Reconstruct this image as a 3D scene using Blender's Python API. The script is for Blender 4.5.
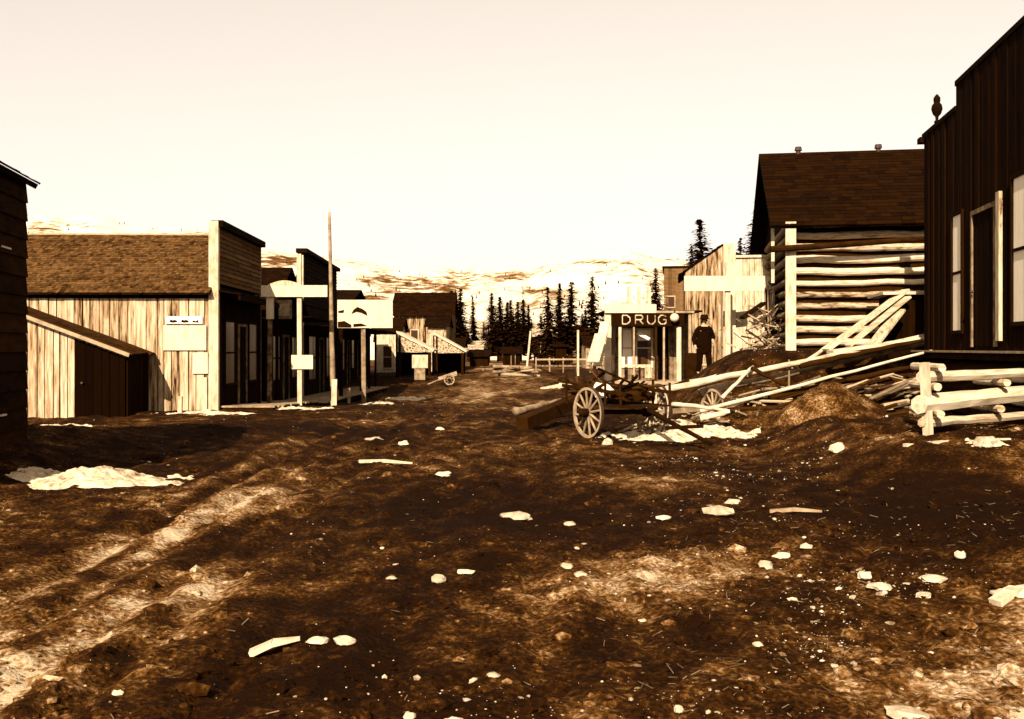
import bpy, bmesh, math, random
import numpy as np
from mathutils import Vector, Matrix
R = math.radians
random.seed(7)
rng = np.random.default_rng(11)
S = bpy.context.scene
C = S.collection
for o in list(bpy.data.objects): bpy.data.objects.remove(o)

# ------------------------------------------------------------------ camera, sky, sun, exposure
EYE, HOR, F = 1.7, 348.0, 1000.0
cam = bpy.data.cameras.new('camera'); co = bpy.data.objects.new('camera', cam); C.objects.link(co)
co.location = (0, 0, EYE); co.rotation_euler = (R(90), 0, 0)
cam.sensor_width = 36; cam.lens = 36 * F / 1024
cam.shift_y = -(359.5 - HOR) / 1024
cam.clip_start = .05; cam.clip_end = 9000
S.camera = co
SUN_AZ, SUN_EL = 15.0, 34.0          # sun behind the camera, to the left
w = bpy.data.worlds.new('World'); S.world = w; w.use_nodes = True
nt = w.node_tree; nt.nodes.clear()
sky = nt.nodes.new('ShaderNodeTexSky'); sky.sky_type = 'NISHITA'; sky.sun_disc = False
sky.sun_elevation = R(SUN_EL); sky.sun_rotation = R(180 + SUN_AZ)
sky.dust_density = 3.0; sky.air_density = 1.0
bw = nt.nodes.new('ShaderNodeRGBToBW')
mx = nt.nodes.new('ShaderNodeMix'); mx.data_type = 'RGBA'; mx.blend_type = 'MULTIPLY'; mx.inputs[0].default_value = 1
mx.inputs[7].default_value = (1.0, .885, .775, 1)
bg = nt.nodes.new('ShaderNodeBackground'); bg.inputs[1].default_value = .10
out = nt.nodes.new('ShaderNodeOutputWorld')
L = nt.links.new
pw = nt.nodes.new('ShaderNodeMath'); pw.operation = 'POWER'; pw.inputs[1].default_value = .55
ml = nt.nodes.new('ShaderNodeMath'); ml.operation = 'MULTIPLY'; ml.inputs[1].default_value = 1.9
L(sky.outputs[0], bw.inputs[0]); L(bw.outputs[0], pw.inputs[0]); L(pw.outputs[0], ml.inputs[0]); L(ml.outputs[0], mx.inputs[6]); L(mx.outputs[2], bg.inputs[0]); L(bg.outputs[0], out.inputs[0])
sl = bpy.data.lights.new('sun', 'SUN'); sl.energy = 5.0; sl.angle = R(.5); sl.color = (1, .92, .82)
so = bpy.data.objects.new('sun', sl); C.objects.link(so)
d = Vector((math.sin(R(SUN_AZ)) * math.cos(R(SUN_EL)), math.cos(R(SUN_AZ)) * math.cos(R(SUN_EL)), -math.sin(R(SUN_EL))))
so.rotation_euler = d.to_track_quat('-Z', 'Y').to_euler()
S.view_settings.view_transform = 'Standard'; S.view_settings.look = 'None'
S.view_settings.gamma = 1; S.view_settings.use_curve_mapping = False
S.view_settings.exposure = 1.55
S.render.engine = 'CYCLES'

# ------------------------------------------------------------------ helpers
def X(px, Y): return (px - 512) * Y / F
def Z(py, Y): return EYE + (HOR - py) * Y / F
def sep(v):
    lv = math.log(v); xs_ = [math.log(q) for q in (.002, .008, .04, .12, .3, .6)]
    g_ = float(np.interp(lv, xs_, (.28, .32, .40, .56, .75, .84))); b_ = float(np.interp(lv, xs_, (.02, .03, .08, .23, .45, .60)))
    r_ = v / (.3 + .6 * g_ + .1 * b_); return (r_, r_ * g_, r_ * b_, 1)

def hash2(ix, iy, seed):
    h = (ix.astype(np.int64) * 374761393 + iy.astype(np.int64) * 668265263 + seed * 1442695041) & 0x7fffffff
    h = ((h ^ (h >> 13)) * 1274126177) & 0x7fffffff
    h = h ^ (h >> 16)
    return (h & 0xffff) / 65535.0
def vnoise(x, y, seed=0):
    x = np.asarray(x, float); y = np.asarray(y, float)
    ix = np.floor(x); iy = np.floor(y); fx = x - ix; fy = y - iy
    fx = fx * fx * (3 - 2 * fx); fy = fy * fy * (3 - 2 * fy)
    a = hash2(ix, iy, seed); b = hash2(ix + 1, iy, seed); c = hash2(ix, iy + 1, seed); e = hash2(ix + 1, iy + 1, seed)
    return (a * (1 - fx) + b * fx) * (1 - fy) + (c * (1 - fx) + e * fx) * fy - .5
def fbm(x, y, seed=0, oct=4):
    s = 0; a = 1.0
    for k in range(oct):
        s = s + a * vnoise(x * 2 ** k + 17.3 * k, y * 2 ** k - 9.1 * k, seed + k); a *= .5
    return s
def ss(a, b, x):
    t = np.clip((x - a) / (b - a), 0, 1); return t * t * (3 - 2 * t)
def ell(x, y, cx, cy, rx, ry, rot=0):
    c, s = math.cos(rot), math.sin(rot)
    u = ((x - cx) * c + (y - cy) * s) / rx; v = (-(x - cx) * s + (y - cy) * c) / ry
    return np.exp(-(u * u + v * v))
def ground(x, y):
    x = np.asarray(x, float); y = np.asarray(y, float)
    z = -.45 * ss(28, 40, y) * (1 - ss(48, 64, y)) * (1 - ss(1.5, 4, x))
    H = 1.62 - .70 * ss(26.5, 31.5, y) - .68 * ss(31.5, 38, y) - .3 * ss(50, 70, y)
    bank = H * ss(3.6, 6.4, x - .02 * (y - 30)) * ss(21.6, 24.3, y - .12 * np.clip(8 - x, 0, 4) * 1.0)
    z = z + bank
    z = z + .9 * ell(x, y, 6.25, 19.55, 1.05, .8) * (1 + .28 * fbm(x * 1.6, y * 1.6, 91, 3)) + .3 * ell(x, y, 7.1, 19.9, .7, .4)
    z = z + .42 * ell(x, y, 5.2, 20.9, 1.1, .8)
    z = z + .36 * (1 - ss(-7.6, -5.6, x)) * (1 - ss(16.5, 20, y))
    z = z + .22 * ss(2.5, 5, x) * (1 - ss(8, 12, y)) + .1 * ell(x, y, 4.5, 7, 2, 1.2)
    xw = 9.09 + .163 * (y - 22)
    z = z + .5 * ss(3.9, 5.5, x) * ss(10.2, 13.4, y + .15 * x - .8) * (1 - ss(16.5, 19.5, y)) * (1 + .3 * fbm(x * 1.5, y * 1.5, 12, 3))
    fade = 1 - ss(70, 200, y)
    z = z + (.09 * fbm(x * .35, y * .22, 3, 3)) * fade
    for rx, dep in ((-3.5, .07), (-3.0, .05), (-2.5, .06), (-2.1, .06), (-1.4, .05), (-.6, .04), (.3, .04), (.9, .03)):   # ruts
        xx = rx + .25 * vnoise(y * .15, y * 0 + rx, 9) - .012 * y
        z = z - dep * np.exp(-((x - xx) / .13) ** 2) * fade
    return z
def rough(x, y):
    near = 1 - ss(30, 60, y)
    bumpy = .55 + .9 * np.clip(vnoise(x * .5, y * .5, 21) + .35, 0, 1) + .5 * ss(1.0, 3.0, x) * (1 - ss(9, 13, y))
    return (.05 * fbm(x * 2.6, y * 2.0, 31, 3) + .045 * fbm(x * 9, y * 8, 41, 3)) * bumpy * (.25 + .75 * near)
def G(x, y): return float(ground(x, y) + rough(x, y))

class MB:
    def __init__(s): s.v = []; s.f = []; s.t = []
    def add(s, vs, fs, tone=.5):
        n = len(s.v); s.v += [tuple(p) for p in vs]; s.t += [tone] * len(vs)
        s.f += [tuple(i + n for i in f) for f in fs]
    BOX = [(0, 1, 3, 2), (4, 6, 7, 5), (0, 4, 5, 1), (2, 3, 7, 6), (0, 2, 6, 4), (1, 5, 7, 3)]
    def box(s, x0, x1, y0, y1, z0, z1, tone=.5):
        s.add([(x, y, z) for x in (x0, x1) for y in (y0, y1) for z in (z0, z1)], s.BOX, tone)
    def fbox(s, Fm, u0, u1, z0, z1, d0, d1, tone=.5):
        s.add([Fm(u, z, dd) for u in (u0, u1) for z in (z0, z1) for dd in (d0, d1)], s.BOX, tone)
    def fpoly(s, Fm, pts, d0, d1, tone=.5):           # polygon (u,z) extruded d0..d1
        n = len(pts)
        vs = [Fm(u, z, d0) for u, z in pts] + [Fm(u, z, d1) for u, z in pts]
        s.add(vs, [tuple(range(n)), tuple(range(n, 2 * n))[::-1]] + [(i, (i + 1) % n, n + (i + 1) % n, n + i) for i in range(n)], tone)
    def beam(s, p0, p1, w_, h_, tone=.5, taper=1.0, roll=0):
        p0 = Vector(p0); p1 = Vector(p1); a = (p1 - p0).normalized()
        up = Vector((0, 0, 1)) if abs(a.z) < .95 else Vector((0, 1, 0))
        r = a.cross(up).normalized(); u = r.cross(a)
        if roll: q = Matrix.Rotation(roll, 3, a); r = q @ r; u = q @ u
        vs = []
        for p, k in ((p0, 1), (p1, taper)):
            for i in (-.5, .5):
                for j in (-.5, .5): vs.append(p + r * w_ * i * k + u * h_ * j * k)
        s.add(vs, s.BOX, tone)
    def tube(s, p0, p1, r0, r1=None, n=10, tone=.5, seg=1, wob=0, cap=True):
        r1 = r0 if r1 is None else r1
        p0 = Vector(p0); p1 = Vector(p1); a = (p1 - p0).normalized()
        up = Vector((0, 0, 1)) if abs(a.z) < .9 else Vector((1, 0, 0))
        r = a.cross(up).normalized(); u = r.cross(a); vs = []
        for k in range(seg + 1):
            t = k / seg; rr = r0 + (r1 - r0) * t
            c = p0.lerp(p1, t) + (r * random.uniform(-wob, wob) + u * random.uniform(-wob, wob))
            for i in range(n):
                an = 2 * math.pi * i / n; q = rr * (1 + random.uniform(-.06, .06) * (wob > 0))
                vs.append(c + (r * math.cos(an) + u * math.sin(an)) * q)
        fs = [(k * n + i, k * n + (i + 1) % n, (k + 1) * n + (i + 1) % n, (k + 1) * n + i) for k in range(seg) for i in range(n)]
        if cap: fs += [tuple(range(n))[::-1], tuple(range(seg * n, seg * n + n))]
        s.add(vs, fs, tone)
    def build(s, name, mat, parent=None, smooth=False, loc=None):
        me = bpy.data.meshes.new(name); me.from_pydata(s.v, [], s.f); me.update()
        at = me.attributes.new('tone', 'FLOAT', 'POINT'); at.data.foreach_set('value', s.t)
        bm = bmesh.new(); bm.from_mesh(me); bmesh.ops.recalc_face_normals(bm, faces=bm.faces); bm.to_mesh(me); bm.free()
        me.materials.append(mat)
        if smooth: me.polygons.foreach_set('use_smooth', [True] * len(me.polygons))
        o = bpy.data.objects.new(name, me); C.objects.link(o)
        if parent: o.parent = parent
        if loc is not None: o.location = loc
        return o
def tag(o, label=None, cat=None, group=None, kind=None):
    if label: o['label'] = label
    if cat: o['category'] = cat
    if group: o['group'] = group
    if kind: o['kind'] = kind
    return o
def thing(name, label, cat, loc, rz=0, group=None):
    o = bpy.data.objects.new(name, None); C.objects.link(o); o.location = loc; o.rotation_euler = (0, 0, rz)
    o.empty_display_size = .2
    return tag(o, label, cat, group)
def copy_tree(o, parent=None):
    c = o.copy(); C.objects.link(c)
    if parent: c.parent = parent
    for ch in list(o.children): copy_tree(ch, c)
    return c

# ------------------------------------------------------------------ materials
def mat(name, v0, v1, scale=(1, 1, 1), detail=5, contrast=1.0, tonew=.7, rough_=1.0, bump=.25, nscale=6, dist=0.3, spec=.015, mid=None, rgb=None):
    m = bpy.data.materials.new(name); m.use_nodes = True; n = m.node_tree; n.nodes.clear()
    N = n.nodes.new; l = n.links.new
    o = N('ShaderNodeOutputMaterial'); p = N('ShaderNodeBsdfPrincipled'); l(p.outputs[0], o.inputs[0])
    tc = N('ShaderNodeTexCoord'); mp = N('ShaderNodeMapping'); mp.inputs['Scale'].default_value = scale; l(tc.outputs['Object'], mp.inputs[0])
    no = N('ShaderNodeTexNoise'); no.inputs['Scale'].default_value = nscale; no.inputs['Detail'].default_value = detail
    no.inputs['Roughness'].default_value = .62; no.inputs['Distortion'].default_value = dist; l(mp.outputs[0], no.inputs['Vector'])
    at = N('ShaderNodeAttribute'); at.attribute_name = 'tone'
    # f = tone*tonew + (noise-.5)*contrast*2 + .5*(1-tonew)
    a = N('ShaderNodeMath'); a.operation = 'MULTIPLY_ADD'; a.inputs[1].default_value = tonew; a.inputs[2].default_value = .5 * (1 - tonew); l(at.outputs['Fac'], a.inputs[0])
    b = N('ShaderNodeMath'); b.operation = 'MULTIPLY_ADD'; b.inputs[1].default_value = 2 * contrast; b.inputs[2].default_value = -contrast; l(no.outputs[0], b.inputs[0])
    c = N('ShaderNodeMath'); c.operation = 'ADD'; c.use_clamp = True; l(a.outputs[0], c.inputs[0]); l(b.outputs[0], c.inputs[1])
    r = N('ShaderNodeValToRGB'); l(c.outputs[0], r.inputs[0])
    r.color_ramp.elements[0].color = sep(v0); r.color_ramp.elements[1].color = sep(v1)
    r.color_ramp.elements[0].position = .08; r.color_ramp.elements[1].position = .9
    if mid: e = r.color_ramp.elements.new(mid[0]); e.color = sep(mid[1])
    l(r.outputs[0], p.inputs['Base Color'])
    p.inputs['Roughness'].default_value = rough_; p.inputs['Specular IOR Level'].default_value = spec
    if bump:
        bu = N('ShaderNodeBump'); bu.inputs['Strength'].default_value = bump; bu.inputs['Distance'].default_value = .03
        l(no.outputs[0], bu.inputs['Height']); l(bu.outputs[0], p.inputs['Normal'])
    return m
M = {}
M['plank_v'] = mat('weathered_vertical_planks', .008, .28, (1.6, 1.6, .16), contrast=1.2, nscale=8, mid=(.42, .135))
M['plank_h'] = mat('weathered_horizontal_planks', .02, .35, (.22, .22, 1.6), contrast=.9, mid=(.42, .2))
M['pale'] = mat('pale_sawn_wood', .03, .32, (1.2, 1.2, .3), contrast=1.1, nscale=9, mid=(.4, .2))
M['white'] = mat('white_painted_board', .08, .34, (1.5, 1.5, .35), contrast=.85, nscale=7, mid=(.35, .24))
M['lap'] = mat('brown_lap_siding', .015, .09, (.4, .4, 1.6), contrast=.5)
M['dark_v'] = mat('dark_shade_boards', .0015, .007, (1.6, 1.6, .3), contrast=.5)  # near-black base holds the shade of street fronts; also plain dark boards
M['dark_h'] = mat('dark_shade_siding', .0015, .007, (.3, .3, 1.6), contrast=.5)  # horizontal siding, with the fronts' shade put into its base colour
M['darklog'] = mat('dark_hewn_logs', .003, .018, (.4, .4, 1.2), contrast=.7)
M['log'] = mat('peeled_logs', .015, .34, (.35, .6, 1.6), contrast=1.1, nscale=9, mid=(.45, .2))
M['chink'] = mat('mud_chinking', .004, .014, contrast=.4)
M['shingle'] = mat('brown_weathered_shingles', .006, .06, (1, 1, 1), contrast=.5, tonew=.9, nscale=9)
M['darkshingle'] = mat('dark_tarred_shingles', .0014, .0048, (1, 1, 1), contrast=.4, nscale=5)
M['roofwood'] = mat('dark_board_roofing', .004, .03, (1, .3, 1), contrast=.5)
M['glass'] = mat('dark_window_glass', .008, .02, contrast=.2, rough_=.3, bump=0, spec=.18)
M['curtain'] = mat('white_window_blind', .4, .75, (2, 2, .4), contrast=.3, bump=.1)
M['snow'] = mat('dirty_snow', .02, .34, contrast=1.3, nscale=9, bump=.6, mid=(.4, .22))
M['rock'] = mat('pale_rock', .03, .34, contrast=.6, nscale=9, bump=.6)
M['iron'] = mat('rusty_iron', .004, .02, contrast=.5, nscale=20, rough_=.7, spec=.3)
M['greywood'] = mat('grey_weathered_timber', .015, .2, (.6, .6, .6), contrast=.8, nscale=7)
M['darkwood'] = mat('dark_damp_timber', .0015, .010, (.6, .6, .6), contrast=.6, nscale=7)
M['needle'] = mat('dark_conifer_needles', .003, .010, contrast=.4, bump=0)
M['bark'] = mat('conifer_bark', .004, .02, (1, 1, .3), contrast=.5)
M['cloth'] = mat('dark_wool_cloth', .002, .006, contrast=.3, nscale=30, bump=.1)
M['skin'] = mat('skin', .2, .3, contrast=.2, bump=0)
M['canvas'] = mat('pale_canvas', .25, .6, contrast=.4, nscale=5)
M['ink'] = mat('dark_sign_paint', .003, .008, contrast=.3, bump=0)
M['sacking'] = mat('brown_sacking', .002, .010, contrast=.5, nscale=12)
M['cribwood'] = mat('bright_peeled_logs', .03, .34, (.25, 1.6, 1.6), contrast=1.0, nscale=8, mid=(.4, .2))
M['shade_black'] = mat('shade_black_boards', .0008, .0022, (1.6, 1.6, .3), contrast=.4)  # black base stands for the shade inside the shed opening
M['brushdark'] = mat('dark_brushwood', .0015, .03, contrast=.4, tonew=1)
M['brush'] = mat('dry_brushwood', .01, .2, contrast=.4, tonew=1)

# ground material
def ground_mat():
    m = bpy.data.materials.new('trodden_mud'); m.use_nodes = True; n = m.node_tree; n.nodes.clear()
    N = n.nodes.new; l = n.links.new
    o = N('ShaderNodeOutputMaterial'); p = N('ShaderNodeBsdfPrincipled'); l(p.outputs[0], o.inputs[0])
    tc = N('ShaderNodeTexCoord')
    def noise(sc, stretch, det, ro=.6):
        mp = N('ShaderNodeMapping'); mp.inputs['Scale'].default_value = stretch; l(tc.outputs['Object'], mp.inputs[0])
        no = N('ShaderNodeTexNoise'); no.inputs['Scale'].default_value = sc; no.inputs['Detail'].default_value = det; no.inputs['Roughness'].default_value = ro
        no.inputs['Distortion'].default_value = .0
        l(mp.outputs[0], no.inputs['Vector']); return no.outputs[0]
    def mth(op, a, b=None, c=None, cl=False):
        q = N('ShaderNodeMath'); q.operation = op; q.use_clamp = cl
        for i, v in enumerate((a, b, c)):
            if v is None: continue
            if isinstance(v, (int, float)): q.inputs[i].default_value = v
            else: l(v, q.inputs[i])
        return q.outputs[0]
    at = N('ShaderNodeAttribute'); at.attribute_name = 'tone'
    big = noise(.55, (1, .6, 1), 5); med = noise(3.0, (1, .8, 1), 4, .55); fine = noise(26, (1, 1, 1), 4, .6)
    f = mth('ADD', at.outputs['Fac'], mth('MULTIPLY_ADD', big, .5, -.25))
    f = mth('ADD', f, mth('MULTIPLY_ADD', med, 1.45, -.725))
    f = mth('ADD', f, mth('MULTIPLY_ADD', fine, 1.4, -.7), cl=True)
    r = N('ShaderNodeValToRGB'); l(f, r.inputs[0]); e = r.color_ramp.elements
    e[0].position = .0; e[0].color = sep(.003); e[1].position = 1; e[1].color = sep(.24)
    for q, v in ((.22, .006), (.42, .013), (.62, .04), (.82, .11)): k = e.new(q); k.color = sep(v)
    l(r.outputs[0], p.inputs['Base Color']); p.inputs['Roughness'].default_value = 1; p.inputs['Specular IOR Level'].default_value = .02
    bu = N('ShaderNodeBump'); bu.inputs['Strength'].default_value = .8; bu.inputs['Distance'].default_value = .05
    l(mth('ADD', med, mth('MULTIPLY', fine, .6)), bu.inputs['Height']); l(bu.outputs[0], p.inputs['Normal'])
    return m
M['ground'] = ground_mat()
def hill_mat():
    m = bpy.data.materials.new('snowy_hillside'); m.use_nodes = True; n = m.node_tree; n.nodes.clear()
    N = n.nodes.new; l = n.links.new
    o = N('ShaderNodeOutputMaterial'); p = N('ShaderNodeBsdfPrincipled'); l(p.outputs[0], o.inputs[0])
    tc = N('ShaderNodeTexCoord'); at = N('ShaderNodeAttribute'); at.attribute_name = 'tone'
    def noise(sc, st, det):
        mp = N('ShaderNodeMapping'); mp.inputs['Scale'].default_value = st; l(tc.outputs['Object'], mp.inputs[0])
        no = N('ShaderNodeTexNoise'); no.inputs['Scale'].default_value = sc; no.inputs['Detail'].default_value = det; no.inputs['Roughness'].default_value = .65
        l(mp.outputs[0], no.inputs['Vector']); return no.outputs[0]
    a = noise(.06, (1, .3, 1.6), 7); b = noise(.006, (1, .4, 2), 3)
    q = N('ShaderNodeMath'); q.operation = 'MULTIPLY_ADD'; q.inputs[1].default_value = 1.3; l(a, q.inputs[0]); l(at.outputs['Fac'], q.inputs[2])
    q2 = N('ShaderNodeMath'); q2.operation = 'MULTIPLY_ADD'; q2.inputs[1].default_value = .5; l(b, q2.inputs[0]); l(q.outputs[0], q2.inputs[2])
    r = N('ShaderNodeValToRGB'); l(q2.outputs[0], r.inputs[0]); e = r.color_ramp.elements
    # value about .9 + tone(-.3...+.5)
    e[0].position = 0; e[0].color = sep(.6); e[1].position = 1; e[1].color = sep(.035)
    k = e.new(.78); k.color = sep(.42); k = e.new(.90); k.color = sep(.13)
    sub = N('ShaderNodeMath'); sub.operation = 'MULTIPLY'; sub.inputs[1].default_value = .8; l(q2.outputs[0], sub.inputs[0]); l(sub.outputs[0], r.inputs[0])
    l(r.outputs[0], p.inputs['Base Color']); p.inputs['Roughness'].default_value = 1; p.inputs['Specular IOR Level'].default_value = 0
    return m
M['hill'] = hill_mat()

# ------------------------------------------------------------------ ground sheet
def grid_obj(name, xs, ys, zs, tone, m, kind='structure', label=None):
    nr, nc = xs.shape
    co_ = np.stack([xs.ravel(), ys.ravel(), zs.ravel()], 1)
    i = np.arange((nr - 1) * (nc - 1)); rr = i // (nc - 1); cc = i % (nc - 1); a = rr * nc + cc
    fs = np.stack([a, a + 1, a + nc + 1, a + nc], 1)
    me = bpy.data.meshes.new(name); me.vertices.add(len(co_)); me.vertices.foreach_set('co', co_.ravel())
    me.loops.add(fs.size); me.loops.foreach_set('vertex_index', fs.ravel())
    me.polygons.add(len(fs)); me.polygons.foreach_set('loop_start', np.arange(len(fs)) * 4)
    me.update(calc_edges=True)
    at = me.attributes.new('tone', 'FLOAT', 'POINT'); at.data.foreach_set('value', tone.ravel())
    me.polygons.foreach_set('use_smooth', np.ones(len(fs), bool)); me.materials.append(m)
    o = bpy.data.objects.new(name, me); C.objects.link(o); o['kind'] = kind
    if label: o['label'] = label
    return o
rows = np.concatenate([np.geomspace(1.2, 60, 620), np.geomspace(60.6, 6000, 90)])
u = np.linspace(-1, 1, 420)
ys = np.repeat(rows[:, None], len(u), 1)
half = 3.5 + .72 * ys
xs = u[None, :] * half
zs = ground(xs, ys) + rough(xs, ys)
far = ss(110, 300, ys); zs = zs * (1 - far) - 1.5 * far
def dry_shade_map(x, y):
    t = .25 + .36 * fbm(x * .8, y * .35, 77, 3)
    def streak(c, wd, y0, y1, a):
        xx = c - .012 * y + .25 * vnoise(y * .3, y * 0, 5)
        return a * np.exp(-((x - xx) / wd) ** 2) * ss(y0 - .8, y0 + .3, y) * (1 - ss(y1, y1 + 2.5, y)) * (.8 + 1.5 * vnoise(x * 6, y * .7, 6) + .8 * vnoise(x * 2.5, y * 1.5, 66))
    t = t + streak(-3.3, .85, 5.2, 13.5, .46) + streak(-3.05, .2, 5.6, 13, .22) + streak(-2.3, .5, 4.0, 6.8, .42) + .3 * ell(x, y, -2.6, 4.9, .5, .8) + streak(-3.9, .4, 11, 17, .15)
    t = t + .56 * ell(x, y, 1.0, 7.55, 1.35, .6, .6) + .40 * ell(x, y, 1.85, 12.9, .62, .8) + .2 * ell(x, y, 1.6, 8.2, .7, .5)
    t = t + .68 * ell(x, y, 2.5, 4.7, .75, .8) + .35 * ell(x, y, 3.2, 5.8, .7, .9) + .3 * ell(x, y, 2.0, 4.4, .5, .35)
    t = t + .3 * ell(x, y, -3.6, 23.5, 2.0, 1.0) + .22 * ell(x, y, -7.5, 17.5, 1.5, 1)
    t = t + .5 * ell(x, y, 6.1, 19.2, .9, .9) + .25 * ell(x, y, 7.6, 16.5, 1.8, 1.2) + .25 * ell(x, y, 2.6, 16.5, 2.6, 1.0)
    t = t + .40 * ss(23, 40, y) * ell(x, y * 0, -.8, 0, 3.0, 1) * (.8 + 1.0 * vnoise(x * 2.2, y * .18, 8))
    t = t + .25 * ss(70, 120, y)
    t = t - .22 * ell(x, y, -5.5, 20.8, 4, 1.3) - .2 * ell(x, y, .2, 10.5, 1.8, 1.6) - .16 * ell(x, y, 1.2, 6.2, 1.3, .45, .5) - .25 * ell(x, y, 4.4, 10.0, 1.0, 1.4)  # first ellipse paints the log cabin's cast shadow band across the ground
    t = t - .2 * ell(x, y, -.9, 5.2, .9, 1.2) - .15 * ell(x, y, 7.6, 21.6, 1.5, .9)  # last ellipse paints shade into the hollow beside the cribbing
    return t
g = grid_obj('ground', xs, ys, zs, dry_shade_map(xs, ys), M['ground'])

# ------------------------------------------------------------------ hills
prof = [(-900, 240), (-300, 235), (0, 222), (30, 217), (70, 215), (110, 219), (150, 224), (200, 231), (240, 243), (262, 248), (300, 254), (340, 261), (370, 263), (400, 269),
        (430, 266), (460, 271), (480, 265), (500, 268), (530, 274), (550, 265), (580, 259), (630, 249), (660, 258), (700, 262), (760, 258), (1024, 240), (2000, 235)]
pp = np.array(prof, float)
hy = np.geomspace(190, 2300, 120); hu = np.linspace(-900, 1900, 700)
HY = np.repeat(hy[:, None], len(hu), 1); HP = np.repeat(hu[None, :], len(hy), 0)
HX = (HP - 512) * HY / F
Sk = (HOR - np.interp(HP, pp[:, 0], pp[:, 1])) + 6 * fbm(HP * .03, HP * 0, 4, 6)
t = ss(190, 2000, HY) * .45 + .55 * np.clip((HY - 190) / 1810, 0, 1) ** .75
Hz = Sk * t + 10 * t * (1 - t) * 4 * fbm(HP * .012, HY * .003, 15, 4)
HZ = EYE + Hz * HY / F - 3.2 * (1 - ss(190, 500, HY)) - 60 * ss(2000, 2300, HY)
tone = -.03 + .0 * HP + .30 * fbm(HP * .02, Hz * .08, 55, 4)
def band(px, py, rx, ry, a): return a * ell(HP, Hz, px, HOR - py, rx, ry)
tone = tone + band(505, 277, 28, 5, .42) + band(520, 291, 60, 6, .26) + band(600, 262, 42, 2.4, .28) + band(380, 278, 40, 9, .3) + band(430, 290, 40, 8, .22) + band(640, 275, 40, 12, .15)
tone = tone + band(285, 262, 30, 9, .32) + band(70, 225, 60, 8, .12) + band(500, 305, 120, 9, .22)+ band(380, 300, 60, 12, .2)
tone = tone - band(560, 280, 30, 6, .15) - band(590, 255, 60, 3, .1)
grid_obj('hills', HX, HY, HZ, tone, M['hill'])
# scattered tiny conifers on the hills (uncountable, one object)
mb = MB()
for k in range(3500):
    j = int(rng.integers(8, 112)); i = int(rng.integers(220, 560))
    if tone[j, i] + rng.random() * .5 < .30: continue
    x, y, z = HX[j, i] + rng.normal() * 2, HY[j, i], HZ[j, i]
    h = rng.uniform(2, 6.5); r_ = h * .2
    n = 5; vs = [(x + r_ * math.cos(a), y + r_ * math.sin(a), z - .5) for a in np.linspace(0, 6.28, n, endpoint=False)] + [(x, y, z + h)]
    mb.add(vs, [(q, (q + 1) % n, n) for q in range(n)], rng.random())
tag(mb.build('hillside_trees', M['needle']), 'scattered tiny dark trees on the snowy hillside', 'trees', kind='stuff')

# ------------------------------------------------------------------ wall builders (frame: F(u, z, d) with d outward)
def vboards(mb, Fm, u0, u1, z0, top, bw=.25, th=.025, tr=(.2, .95), gap=.012, core=.12, bottom_jit=.03, topjit=0):
    if core: mb.fpoly(Fm, [(u0, z0), (u1, z0), (u1, top(u1) - .01), (u0, top(u0) - .01)] if not callable(core) else core, -.12, 0, 0)
    u_ = u0
    while u_ < u1 - .02:
        b = min(bw * random.uniform(.7, 1.25), u1 - u_)
        if u1 - u_ - b < .06: b = u1 - u_
        g_ = gap * random.uniform(.3, 2.2); dd = th * random.uniform(.7, 1.5)
        ua, ub = u_ + g_ / 2, u_ + b - g_ / 2
        mb.fpoly(Fm, [(ua, z0 + random.uniform(0, bottom_jit)), (ub, z0 + random.uniform(0, bottom_jit)), (ub, top(ub) + random.uniform(-1, 0) * topjit), (ua, top(ua) + random.uniform(-1, 0) * topjit)], .001, dd, random.uniform(*tr))
        u_ += b
def hboards(mb, Fm, u0, u1, z0, z1, bh=.16, th=.03, tr=(.2, .9), core=True):
    if core: mb.fbox(Fm, u0, u1, z0, z1, -.12, 0, 0)
    n = max(1, round((z1 - z0) / bh)); h = (z1 - z0) / n
    for k in range(n):
        za = z0 + k * h; zb = za + h + .012
        cut = [u0] + sorted(random.uniform(u0 + .5, u1 - .5) for _ in range(int((u1 - u0) / 3))) + [u1]
        for a, b in zip(cut, cut[1:]):
            t_ = random.uniform(*tr)
            vs = [Fm(a + .003, za, .001), Fm(b - .003, za, .001), Fm(b - .003, za, th * 1.4), Fm(a + .003, za, th * 1.4), Fm(a + .003, zb, .001), Fm(b - .003, zb, .001), Fm(b - .003, zb, th * .4), Fm(a + .003, zb, th * .4)]
            mb.add(vs, [(0, 1, 2, 3), (7, 6, 5, 4), (0, 4, 5, 1), (1, 5, 6, 2), (2, 6, 7, 3), (3, 7, 4, 0)], t_)
def logs(mb, Fm, u0, u1, z0, z1, dia=.27, ext=.12, tr=(.3, .9), n=10, fat=1.0, wob=.012):
    k = max(1, round((z1 - z0) / dia)); h = (z1 - z0) / k
    for i in range(k):
        zc = z0 + (i + .5) * h; r0 = h * .5 * fat * random.uniform(.72, .98); r1 = h * .5 * fat * random.uniform(.72, .98)
        mb.tube(Fm(u0 - ext * random.uniform(.4, 1), zc + random.uniform(-.02, .02), -.05), Fm(u1 + ext * random.uniform(.4, 1), zc + random.uniform(-.02, .02), -.05), r0, r1, n, random.uniform(*tr), seg=8, wob=wob)
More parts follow.
